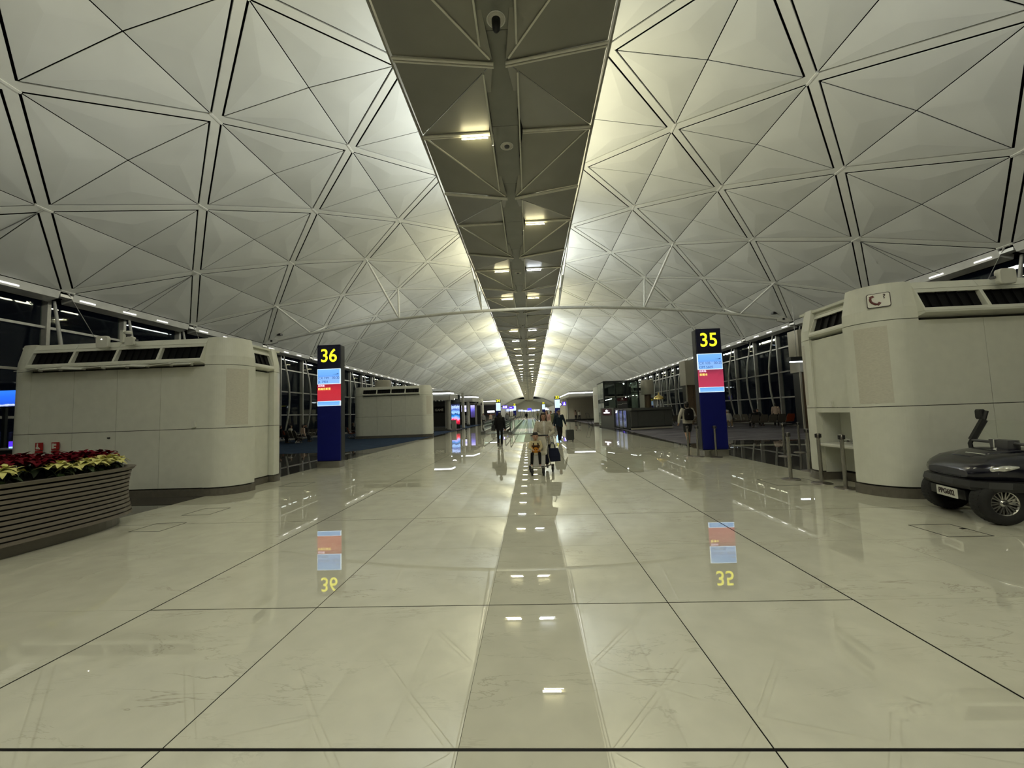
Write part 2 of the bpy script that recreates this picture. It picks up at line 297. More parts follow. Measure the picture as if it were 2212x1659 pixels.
# ------------------------------------------------------------------ mesh helpers
class MB:
    def __init__(s): s.v = []; s.f = []; s.smooth = []
    def add(s, verts, faces, smooth=False):
        o = len(s.v); s.v += [tuple(v) for v in verts]; s.f += [tuple(o+i for i in f) for f in faces]; s.smooth += [smooth]*len(faces); return s
    def box(s, c, d, rz=0.0, mtx=None):
        x, y, z = d[0]/2, d[1]/2, d[2]/2
        vs_ = [Vector(q) for q in ((-x,-y,-z),(x,-y,-z),(x,y,-z),(-x,y,-z),(-x,-y,z),(x,-y,z),(x,y,z),(-x,y,z))]
        m = mtx if mtx is not None else Matrix.Rotation(rz, 3, 'Z')
        return s.add([m @ q + Vector(c) for q in vs_], [(0,3,2,1),(4,5,6,7),(0,1,5,4),(1,2,6,5),(2,3,7,6),(3,0,4,7)])
    def beam(s, p0, p1, wdt, hgt, upv=(0, 0, 1)):
        p0 = Vector(p0); p1 = Vector(p1); d = (p1-p0); L = d.length; d.normalize()
        sd = d.cross(Vector(upv)); sd.normalize(); u = sd.cross(d)
        m = Matrix((sd, d, u)).transposed()
        return s.box((p0+p1)/2, (wdt, L, hgt), mtx=m)
    def prism(s, poly, z0, z1):
        n = len(poly); v = [(x, y, z0) for x, y in poly]+[(x, y, z1) for x, y in poly]
        f = [tuple(range(n-1, -1, -1)), tuple(range(n, 2*n))]+[(i, (i+1) % n, n+(i+1) % n, n+i) for i in range(n)]
        return s.add(v, f)
    def loft(s, rings, cap=True, smooth=True):
        n = len(rings[0]); v = [p for r in rings for p in r]; f = []
        for k in range(len(rings)-1):
            for i in range(n): f.append((k*n+i, k*n+(i+1) % n, (k+1)*n+(i+1) % n, (k+1)*n+i))
        s.add(v, f, smooth)
        if cap:
            s.add(rings[0], [tuple(range(n-1, -1, -1))]); s.add(rings[-1], [tuple(range(n))])
        return s
    def tube(s, pts, r, n=8, cap=True, smooth=True):
        pts = [Vector(p) for p in pts]; rr = r if isinstance(r, (list, tuple)) else [r]*len(pts); rings = []
        prev = None
        for i, p in enumerate(pts):
            d = (pts[min(i+1, len(pts)-1)]-pts[max(i-1, 0)]).normalized()
            a = prev if prev is not None else (Vector((0, 0, 1)) if abs(d.z) < .9 else Vector((1, 0, 0)))
            x = a.cross(d); 
            if x.length < 1e-4: x = Vector((0, 1, 0)).cross(d)
            x.normalize(); y = d.cross(x); prev = y.cross(Vector((0,0,0))) if False else None
            if abs(d.z) < .9: pass
            rings.append([p+rr[i]*(math.cos(2*PI*k/n)*x+math.sin(2*PI*k/n)*y) for k in range(n)])
        return s.loft(rings, cap, smooth)
    def lathe(s, prof, c=(0, 0, 0), n=20, axis='Z', cap=True):
        rings = []
        for r, h in prof:
            ring = []
            for k in range(n):
                a = 2*PI*k/n; x, y = r*math.cos(a), r*math.sin(a)
                q = (x, y, h) if axis == 'Z' else ((h, x, y) if axis == 'X' else (x, -h, y) if axis == '-Y' else (y, h, x))
                ring.append((c[0]+q[0], c[1]+q[1], c[2]+q[2]))
            rings.append(ring)
        return s.loft(rings, cap, True)
    def ball(s, c, r, n=10, m=7):
        rx, ry, rz = r if isinstance(r, (tuple, list)) else (r, r, r); rings = []
        for i in range(m+1):
            t = -PI/2+PI*(0.02+0.96*i/m); rings.append([(c[0]+rx*math.cos(t)*math.cos(2*PI*k/n), c[1]+ry*math.cos(t)*math.sin(2*PI*k/n), c[2]+rz*math.sin(t)) for k in range(n)])
        return s.loft(rings, True, True)
    def build(s, name, material, parent=None, fix=True, flat=False):
        me = bpy.data.meshes.new(name); me.from_pydata(s.v, [], s.f)
        if fix:
            bm = bmesh.new(); bm.from_mesh(me); bmesh.ops.remove_doubles(bm, verts=bm.verts, dist=1e-5) if False else None
            bmesh.ops.recalc_face_normals(bm, faces=bm.faces); bm.to_mesh(me); bm.free()
        if not flat:
            me.polygons.foreach_set('use_smooth', s.smooth)
        me.materials.append(MATS[material] if isinstance(material, str) else material)
        o = bpy.data.objects.new(name, me); C.objects.link(o)
        if parent is not None: o.parent = parent
        return o

def tag(o, label=None, cat=None, group=None, kind=None):
    if label: o['label'] = label
    if cat: o['category'] = cat
    if group: o['group'] = group
    if kind: o['kind'] = kind
    return o
def thing(name, label, cat, loc=(0, 0, 0), rz=0.0, group=None, sc=1.0):
    o = bpy.data.objects.new(name, None); C.objects.link(o); o.location = loc; o.rotation_euler = (0, 0, rz); o.scale = (sc, sc, sc)
    return tag(o, label, cat, group)
def struct(name, label=None):
    o = bpy.data.objects.new(name, None); C.objects.link(o); o['kind'] = 'structure'
    if label: o['label'] = label
    return o
def kids(o): return [c for c in bpy.data.objects if c.parent is o]
CH = {}
def copy_tree(o, childmap, parent=None):
    c = o.copy(); C.objects.link(c)
    if parent is not None: c.parent = parent
    for k in childmap.get(o.name, ()): copy_tree(k, childmap, c)
    return c
def childmap_of(root):
    m = {}
    st = [root]
    allo = {}
    for x in bpy.data.objects:
        if x.parent is not None: allo.setdefault(x.parent.name, []).append(x)
    while st:
        q = st.pop(); m[q.name] = allo.get(q.name, []); st += m[q.name]
    return m
def text(body, name, size, loc, material, parent, rx=PI/2, rz=0.0, ext=0.002, align='CENTER', bold=0.0, sx=1.0):
    cu = bpy.data.curves.new(name, 'FONT'); cu.body = body; cu.size = size; cu.extrude = ext; cu.align_x = align; cu.align_y = 'CENTER'; cu.offset = bold
    o = bpy.data.objects.new(name, cu); C.objects.link(o)
    dg = bpy.context.evaluated_depsgraph_get()
    me = bpy.data.meshes.new_from_object(o.evaluated_get(dg)); bpy.data.objects.remove(o)
    me.materials.clear(); me.materials.append(MATS[material])
    o = bpy.data.objects.new(name, me); C.objects.link(o); o.location = loc; o.rotation_euler = (rx, 0, rz); o.scale = (sx, 1, 1)
    if parent is not None: o.parent = parent
    return o

# ================================================================== FLOOR
floor = struct('floor', 'polished cream stone floor with dark joints and grey granite margins')
YEND = 300.0
bed = MB().box((0, (YEND-62)/2, -0.152), (40.4, YEND+62, 0.30)).build('joint_bed', 'joint_dark', floor)
TX, TX0, TY, TY0 = 1.4822, 0.0347, 1.4751, 2.060
WX = 6.86
xs = [-WX]+[TX0+TX*n for n in range(-4, 5)]+[WX]
def gap_x(n): return {-2: .016, 2: .016, -1: .008, 1: .008}.get(n, .0022)
def gap_y(m, n0):
    if m == 0: return .020
    if m == 1: return .013 if -2 <= n0 < 2 else .0028
    return {3: .012}.get(m, .004 if (m % 2) and m > 3 else .0028)
ys_n = list(range(-4, 27))
far_tiles = MB()
def tile_box(b, i, m):
    x0 = xs[i]+(gap_x(i-5)/2 if i else 0); x1 = xs[i+1]-(gap_x(i-4)/2 if i < len(xs)-2 else 0)
    n0 = i-5
    y0 = TY0+TY*m+gap_y(m, n0)/2; y1 = TY0+TY*(m+1)-gap_y(m+1, n0)/2
    b.box(((x0+x1)/2, (y0+y1)/2, -0.006), (x1-x0, y1-y0, 0.012))
for m in range(-4, 26):
    for i in range(10):
        b = MB(); tile_box(b, i, m); b.build('tile', 'marble', floor, fix=False)
for m in range(26, 200):
    for i in range(10): tile_box(far_tiles, i, m)
o = far_tiles.build('tile', 'marble', floor, fix=False); o['kind'] = 'stuff'
back = MB().box((0, (-62+TY0-4*TY)/2, -0.006), (2*WX, abs(-62-(TY0-4*TY))-0.01, 0.012)).build('tile_field', 'marble', floor, fix=False)
# thick metal expansion strip nearest the camera
MB().box((0, TY0, -0.004), (2*WX, 0.018, 0.006)).build('expansion_strip', 'joint_brass', floor)
# granite margins and cross bands
def slab(name, poly, z1, material, z0=-0.012): return MB().prism(poly, z0, z1).build(name, material, floor)
slab('granite_margin', [(-20, -62), (-WX-.004, -62), (-WX-.004, 300), (-20, 300)], 0.0, 'granite')
slab('granite_margin', [(WX+.004, -62), (20, -62), (20, 300), (WX+.004, 300)], 0.0, 'granite')
slab('carpet', [(-19.5, 19.9), (-8.9, 19.75), (-8.25, 20.4), (-7.75, 23.1), (-7.42, 28.8), (-7.42, 90), (-19.5, 90)], 0.006, 'carpet_blue', 0.0)
slab('carpet', [(19.5, 18.9), (12.3, 18.9), (9.8, 19.6), (7.1, 18.2), (7.4, 24.9), (7.85, 33), (7.95, 90), (19.5, 90)], 0.006, 'carpet_violet', 0.0)
slab('stone_band', [(8.6, 16.9), (19.5, 14.2), (19.5, 15.0), (8.7, 17.25)], 0.003, 'marble', 0.0)
slab('joint_line', [(-19, 16.1), (-7.0, 18.5), (-7.0, 18.56), (-19, 16.16)], 0.002, 'joint_dark', 0.0)
slab('joint_line', [(7.0, 17.7), (19, 17.1), (19, 17.16), (7.0, 17.76)], 0.002, 'joint_dark', 0.0)
# access hatches let into the stone
def hatch(x, y, sx, sy, lock=False):
    b = MB()
    for (cx, cy, dx, dy) in ((0, -sy/2, sx, .012), (0, sy/2, sx, .012), (-sx/2, 0, .012, sy), (sx/2, 0, .012, sy)):
        b.box((x+cx, y+cy, .0012), (dx, dy, .0018))
    if lock: b.box((x+sx*.42, y+sy*.1, .0015), (.06, .035, .002))
    b.build('hatch_rim', 'joint_brass', floor)
hatch(5.48, 5.30, 0.50, 0.50, True)
hatch(-5.55, 7.36, 0.49, 0.53); hatch(-5.50, 6.33, 0.50, 0.48); hatch(5.75, 8.75, 0.95, 0.75); hatch(-5.5, 10.2, .6, .6)

# ================================================================== CEILING (diagrid vault)
ceiling = struct('ceiling', 'off-white barrel vault of triangular panels between diagonal beams')
def node(s, k, j):
    return Vector((s*XK[k], YJ(j), ZK[k]))
NORM = []
for k in range(6):
    a = Vector((XK[min(k+1, 5)]-XK[max(k-1, 0)], ZK[min(k+1, 5)]-ZK[max(k-1, 0)])).normalized()
    NORM.append((-a.y*-1, a.x))
def inward(s, k):   # unit normal pointing down into the hall
    a = Vector((s*(XK[min(k+1, 5)]-XK[max(k-1, 0)]), 0, ZK[min(k+1, 5)]-ZK[max(k-1, 0)])).normalized()
    n = Vector((0, 1, 0)).cross(a); 
    return n if n.z < 0 else -n
GAPH = 0.197      # beam half width + gap
SEAM = 0.019      # half seam between the panels of one square
def inset_tri(P, offs):
    """P three points, offs inset from edges (01),(12),(20)"""
    n = (P[1]-P[0]).cross(P[2]-P[0]).normalized(); lines = []
    for e in range(3):
        a, b = P[e], P[(e+1) % 3]; d = (b-a).normalized(); q = n.cross(d); lines.append((a+q*offs[e], d))
    out = []
    for e in range(3):
        (p, d), (q, g) = lines[(e+2) % 3], lines[e]
        # intersect p+td with q+ug in plane
        c = n.dot(d.cross(g)); t = n.dot((q-p).cross(g))/c
        out.append(p+d*t)
    return out, n
def tri_panel(b, P, offs, s, k, sub=3):
    q, n = inset_tri([Vector(p) for p in P], offs)
    if n.z > 0: q = [q[0], q[2], q[1]]; n = -n
    # a shallow cushion: centre pushed slightly towards the hall
    c = (q[0]+q[1]+q[2])/3+n*0.035
    back = [p-n*0.018 for p in q]
    m = [(q[i]+q[(i+1) % 3])/2 for i in range(3)]
    v = q+m+[c]+back
    f = [(0, 3, 6), (3, 1, 6), (1, 4, 6), (4, 2, 6), (2, 5, 6), (5, 0, 6), (0, 7, 8, 1, 3), (1, 8, 9, 2, 4), (2, 9, 7, 0, 5)]
    o = len(b.v); b.v += [tuple(x) for x in v]; b.f += [tuple(o+i for i in t) for t in f]; b.smooth += [False]*len(f)
def square_tris(s, k, j):
    """triangles of the square centred on (k, j), k+j odd"""
    cz = Vector((s*XK[k], YJ(j), ZK[k])); N = node(s, k, j+1); S = node(s, k, j-1)
    res = []
    if k > 0:
        I = node(s, k-1, j); res += [((I, N, cz), (GAPH, SEAM, SEAM)), ((S, I, cz), (GAPH, SEAM, SEAM))]
    if k < 5:
        O = node(s, k+1, j); res += [((N, O, cz), (GAPH, SEAM, SEAM)), ((O, S, cz), (GAPH, SEAM, SEAM))]
    return res
JN0, JN1 = -2, 12
far = MB(); farb = MB()
for j in range(-22, JMAX):
    for s in (-1, 1):
        for k in range(6):
            if (k+j) % 2 == 0: continue
            for P, offs in square_tris(s, k, j):
                if k == 5 or k == 0: offs = (offs[0], SEAM, 0.06) if False else offs
                if JN0 <= j <= JN1:
                    b = MB(); tri_panel(b, P, offs, s, k); b.build('ceiling_panel', 'vault_panel', ceiling)
                else: tri_panel(far, P, offs, s, k)
o = far.build('ceiling_panel', 'vault_panel', ceiling); o['kind'] = 'stuff'
BW = 0.27
for j in range(-22, JMAX):
    for s in (-1, 1):
        for k in range(5):
            a, c = (node(s, k, j), node(s, k+1, j+1)) if (k+j) % 2 == 0 else (node(s, k+1, j), node(s, k, j+1))
            n = (inward(s, k)+inward(s, k+1)).normalized()
            b = MB() if JN0 <= j <= JN1 else farb
            b.beam(a-n*0.03, c-n*0.03, BW, 0.05, upv=n)
            if b is not farb: b.build('ceiling_beam', 'vault_beam', ceiling)
o = farb.build('ceiling_beam', 'vault_beam', ceiling); o['kind'] = 'stuff'
# node covers, a small cast hub where the beams meet
hub = MB()
for j in range(-4, 20):
    for s in (-1, 1):
        for k in range(6):
            if (k+j) % 2: continue
            n = inward(s, k); p = node(s, k, j)
            hub.beam(p-n*0.02-Vector((0, .26, 0)), p-n*0.02+Vector((0, .26, 0)), 0.07, 0.07, upv=n)
o = hub.build('ceiling_hub', 'vault_edge', ceiling); o['kind'] = 'stuff'
# roof deck behind the cladding, coloured black so the gaps read as shaded void
deck = MB()
for s in (-1, 1):
    prof = [(0.0, 14.6)]+[(XK[k]+0.16, ZK[k]+0.55) for k in range(6)]+[(19.9, 7.0)]
    for i in range(len(prof)-1):
        (x0, z0), (x1, z1) = prof[i], prof[i+1]
        deck.add([(s*x0, -62, z0), (s*x1, -62, z1), (s*x1, YJ(JMAX), z1), (s*x0, YJ(JMAX), z0)], [(0, 1, 2, 3)])
deck.build('roof_deck', 'void_black', ceiling)
# longitudinal edge members along the skylight slot
for s in (-1, 1):
    b = MB(); b.box((s*3.36, (YJ(JMAX)-62)/2, 13.44), (0.10, YJ(JMAX)+62, 0.16)); b.build('slot_edge_beam', 'vault_edge', ceiling)

# ---- spine reflector below the skylight slot
spine = struct('ceiling_spine', 'dark grey folded metal spine hanging under the crown of the vault')
OBX, OBZ, OAX, OAZ = 2.76, 10.86, 2.71, 10.70
IBX, IBZ, IAX, IAZ = 0.54, 10.86, 0.15, 10.34
def pt(s, x, y, z): return Vector((s*x, y, z))
def shrink(P, g=0.018):
    q, n = inset_tri(P, (g, g, g)); return q, (n if n.z < 0 else -n)
def spanel(b, P):
    q, n = shrink(P); back = [p-n*0.03 for p in q]
    b.add(q+back, [(0, 1, 2), (5, 4, 3), (0, 3, 4, 1), (1, 4, 5, 2), (2, 5, 3, 0)])
farp = MB(); farbar = MB(); farfl = MB(); farstrip = MB(); farl = MB(); farlc = MB()
random.seed(3)
for j in range(-20, JMAX, 2):
    y = YJ(j); ya = YJ(j+1); yp = YJ(j-1); yn = YJ(j+2)
    near = -4 <= j <= 34
    def B(name): return MB() if near else name
    for s in (-1, 1):
        OB, OA, OBn = pt(s, OBX, y, OBZ), pt(s, OAX, ya, OAZ), pt(s, OBX, yn, OBZ)
        IB, IA, IAp = pt(s, IBX, y, IBZ), pt(s, IAX, ya, IAZ), pt(s, IAX, yp, IAZ)
        for P in ((OB, OA, IA), (OA, OBn, IA), (IAp, OB, IB), (IB, OB, IA)):
            b = B(farp); spanel(b, list(P))
            if near: b.build('spine_panel', 'spine_panel', spine)
        dn = Vector((0, 0, -0.045))
        b = B(farbar); b.tube([OB+dn, IB+dn], 0.045, 6); b.tube([OB+dn+Vector((0, .11, 0)), IB+dn+Vector((0, .11, 0))], 0.03, 6)
        if near: b.build('cross_bar', 'spine_bar', spine)
        b = B(farbar); b.tube([OA+dn, IA+dn], 0.04, 6); b.tube([OA+dn+Vector((0, .10, 0)), IA+dn+Vector((0, .10, 0))], 0.028, 6)
        if near: b.build('cross_bar', 'spine_bar', spine)
        b = B(farstrip); b.beam(OB+dn*.5+(IA-OB)*.03, IA+dn*.5-(IA-OB)*.03, 0.045, 0.03)
        if near: b.build('fold_strip', 'spine_bar', spine)
        # pale flange following the duct, pinched at every second bar
        for (ya_, yb_) in ((yp+.40, y-.01), (y+.01, ya-.40)):
            b = B(farfl); b.beam((s*.445, ya_, 10.50), (s*.445, yb_, 10.50), 0.045, 0.24)
            if near: b.build('duct_flange', 'spine_flange', spine)
        # lamp under the inner half of the bar
        kind = LIT[j].get(s)
        if kind:
            p0 = IB+(OB-IB)*0.03; p1 = IB+(OB-IB)*0.42; off = Vector((0, 0.055, -0.17))
            if near:
                b = MB(); b.tube([p0+off, p1+off], 0.018, 6); b.build('lamp_tube', 'lamp_warm' if kind == 'w' else 'lamp_cool', spine)
            else: (farl if kind == 'w' else farlc).tube([p0+off, p1+off], 0.022, 4)
for b, nm, mt in ((farp, 'spine_panel', 'spine_panel'), (farbar, 'cross_bar', 'spine_bar'), (farfl, 'duct_flange', 'spine_flange'), (farstrip, 'fold_strip', 'spine_bar'), (farl, 'lamp_tube', 'lamp_warm'), (farlc, 'lamp_tube', 'lamp_cool')):
    o = b.build(nm, mt, spine); o['kind'] = 'stuff'
YA, YB = -58.0, YJ(JMAX)
y0 = YA; n = 0
while y0 < YB:   # duct in butted lengths
    y1 = min(y0+3.184, YB) if y0 < 90 else YB
    MB().box((0, (y0+y1)/2, 10.72), (0.80, y1-y0-0.015, 0.38)).build('spine_duct', 'spine_duct', spine); y0 = y1
for s in (-1, 1):
    b = MB(); b.beam((s*2.79, YA, 10.83), (s*2.79, YB, 10.83), 0.05, 0.20); b.build('spine_edge', 'spine_panel', spine)
# round openings in the duct: lens, speaker, sensor
for i, (y, lens) in enumerate(((8.6, True), (13.0, False), (25.4, False), (41.0, False))):
    t = thing('ceiling_camera' if lens else 'ceiling_speaker', ['black dome camera in a perforated ring on the spine, above the camera end', 'small round speaker in the spine past the first lit bar', 'small round speaker in the spine above the truss', 'round speaker in the spine beyond the truss'][i], 'camera' if lens else 'speaker', (0, y, 10.53))
    b = MB(); b.lathe([(0.215, 0.0), (0.22, -0.008), (0.195, -0.012), (0.19, 0.0)], n=24); b.build('ring', 'white_plastic', t)
    b = MB(); b.lathe([(0.19, -0.004), (0.19, -0.012), (0.001, -0.012)], n=24); b.build('grille', 'perforated', t)
    if lens:
        b = MB(); b.lathe([(0.10, -0.01), (0.10, -0.10), (0.085, -0.24), (0.05, -0.30), (0.001, -0.31)], n=20); b.build('lens_barrel', 'black_plastic', t)
    else:
        b = MB(); b.lathe([(0.09, -0.01), (0.08, -0.05), (0.03, -0.07), (0.001, -0.07)], n=16); b.build('cone', 'grey_plastic', t)

# ================================================================== TRUSS
YT = YJ(5)
truss = thing('tie_truss', 'white tubular tie across the vault with slanting struts and pinned ends', 'truss', (0, YT, 0))
ctrl = [(-18.15, 7.45), (-15.27, 7.93), (-12.0, 8.36), (-8.75, 8.68), (-5.5, 8.9), (-2.75, 9.0), (0, 9.03)]
ctrl = ctrl+[(-x, z) for x, z in ctrl[-2::-1]]
MB().tube([(x, 0, z) for x, z in ctrl], 0.105, 12).build('tie_tube', 'steel_white', truss)
for s in (-1, 1):
    for (xj, zj, k, rr) in ((8.75, 8.68, 2, .075), (15.27, 7.93, 4, .06), (2.75, 9.0, 0, .06)):
        for dj in (-1, 1):
            if k == 0: top = Vector((s*3.42, dj*NDY, 13.3))
            else: top = Vector((s*XK[k], dj*NDY, ZK[k]-0.02))
            p0 = Vector((s*xj, 0, zj)); d = top-p0
            MB().tube([p0, p0+d*.12, p0+d*.5, p0+d*.88, top], [rr*.55, rr*.9, rr, rr*.9, rr*.5], 10).build('strut', 'steel_white', truss)
    b = MB(); 
    for dy in (-.09, .09): b.prism([(s*18.35, 7.25), (s*17.75, 7.40), (s*17.75, 7.62), (s*18.35, 7.72), (s*18.75, 7.35)], 0, .02)
    b = MB(); 
    for dy in (-.09, .09):
        poly = [(17.75, 7.36), (18.25, 7.22), (18.75, 7.28), (18.55, 7.62), (18.1, 7.70), (17.75, 7.58)]
        v = [(s*x, dy-.02, z) for x, z in poly]+[(s*x, dy+.02, z) for x, z in poly]; n = 6
        b.add(v, [tuple(range(n-1, -1, -1)), tuple(range(n, 2*n))]+[(i, (i+1) % n, n+(i+1) % n, n+i) for i in range(n)])
    b.build('pin_bracket', 'steel_white', truss)
    MB().lathe([(0.075, -.15), (0.075, .15)], (s*18.15, 0, 7.46), 14, 'Y').build('pin', 'black_plastic', truss)
    MB().box((s*17.85, 0, 7.93), (0.75, .3, .13)).build('stop_block', 'black_plastic', truss)

# thin stay rods from the vault to the window columns
def rod(p0, p1, label):
    p0 = Vector(p0); p1 = Vector(p1); t = thing('stay_rod', label, 'stay rod', p0, group='stay rods'); d = p1-p0
    MB().tube([(0, 0, 0), d], 0.014, 6).build('rod', 'cable', t)
    MB().tube([d*.0, d*.05], 0.03, 8).build('end_fork', 'steel_grey', t)
    return t
for s, nm in ((-1, 'left'), (1, 'right')):
    for i, j in enumerate((0, 2, 4)):
        n = node(s, 4, j)
        rod(n+Vector((0, 0, -.03)), (s*18.9, n.y-.7, 7.0), f'thin stay rod slanting from the {nm} lower vault to the eave, ' + ('first from the camera', 'second from the camera', 'third from the camera')[i])
    for i, j in enumerate((1, 3)):
        n = node(s, 5, j)
        rod(n+Vector((0, 0, -.02)), (s*19.3, n.y+2.2, 4.9), f'stay rod dropping from the {nm} eave node behind the service pod, ' + ('first bay', 'second bay')[i])

# ================================================================== EAVES
for s, nm in ((-1, 'left'), (1, 'right')):
    eave = struct('trim_1' if s < 0 else 'trim_2', f'bright metal eave lip along the {nm} window wall')
    farE = MB(); farLm = MB()
    for j in range(-13, JMAX, 2):
        y0, y1 = YJ(j)+.25, YJ(j+2)-.25
        near = j < 30
        b = MB() if near else farE
        prof = [(18.695, 7.275), (18.80, 6.98), (19.25, 6.86), (19.30, 7.05), (18.95, 7.25)]
        v = [(s*x, y0, z) for x, z in prof]+[(s*x, y1, z) for x, z in prof]; n = 5
        b.add(v, [tuple(range(n-1, -1, -1)), tuple(range(n, 2*n))]+[(i, (i+1) % n, n+(i+1) % n, n+i) for i in range(n)])
        b.box((s*18.9, YJ(j), 7.12), (0.35, 0.46, 0.12))
        if near: b.build('eave_lip', 'eave_metal', eave)
        for q in (0.10, 0.42, 0.72):  # glowing strips, no fittings: they stand in for light caught on the metal lip
            b = MB() if near else farLm
            yy = y0+(y1-y0)*q
            b.box((s*18.755, yy, 7.075), (0.03, 0.62, 0.05))
            if near: b.build('eave_glow', 'eave_glow', eave)
    o = farE.build('eave_lip', 'eave_metal', eave); o['kind'] = 'stuff'
    o = farLm.build('eave_glow', 'eave_glow', eave); o['kind'] = 'stuff'

# ================================================================== WINDOW WALLS
for s, nm in ((-1, 'left'), (1, 'right')):
    wl = struct('wall_'+nm, f'{nm} window wall of dark panes with white posts and bowed columns')
    TR = (0.12, 2.12, 4.02, 5.84)
    farm = MB(); farp = MB()
    for j in range(-6, 60):
        y = YJ(j); near = 0 <= j <= 26
        b = MB() if near else farm
        b.box((s*19.62, y, 3.55), (0.30, 0.13, 6.9))
        if near: b.build('post', 'steel_grey', wl)
        b = MB() if near else farm
        pts = []
        for i in range(9):
            t = i/8; z = 0.1+6.85*t; bow = math.sin(PI*min(1, t*1.02))
            pts.append((s*(19.30-0.52*bow), y+.02, z))
        b.tube(pts, [0.05, .06, .07, .075, .075, .075, .07, .06, .05], 8)
        if near: b.build('bow_column', 'steel_grey', wl)
        for i, z in enumerate(TR):
            b = MB() if near else farm
            b.box((s*19.60, y+NDY/2, z), (0.13, NDY-.13, 0.10))
            if near: b.build('transom', 'steel_grey', wl)
            b = MB() if near else farp
            zt = TR[i+1] if i < 3 else 7.0
            b.box((s*19.72, y+NDY/2, (z+zt)/2), (0.02, NDY-.02, zt-z-.02))
            if near: b.build('pane', 'pane_glass', wl)
    o = farm.build('post', 'steel_grey', wl); o['kind'] = 'stuff'
    o = farp.build('pane', 'pane_glass', wl); o['kind'] = 'stuff'
    MB().box((s*19.75, 83, 0.03), (0.5, 230, 0.06)).build('sill', 'plinth_stone', wl)

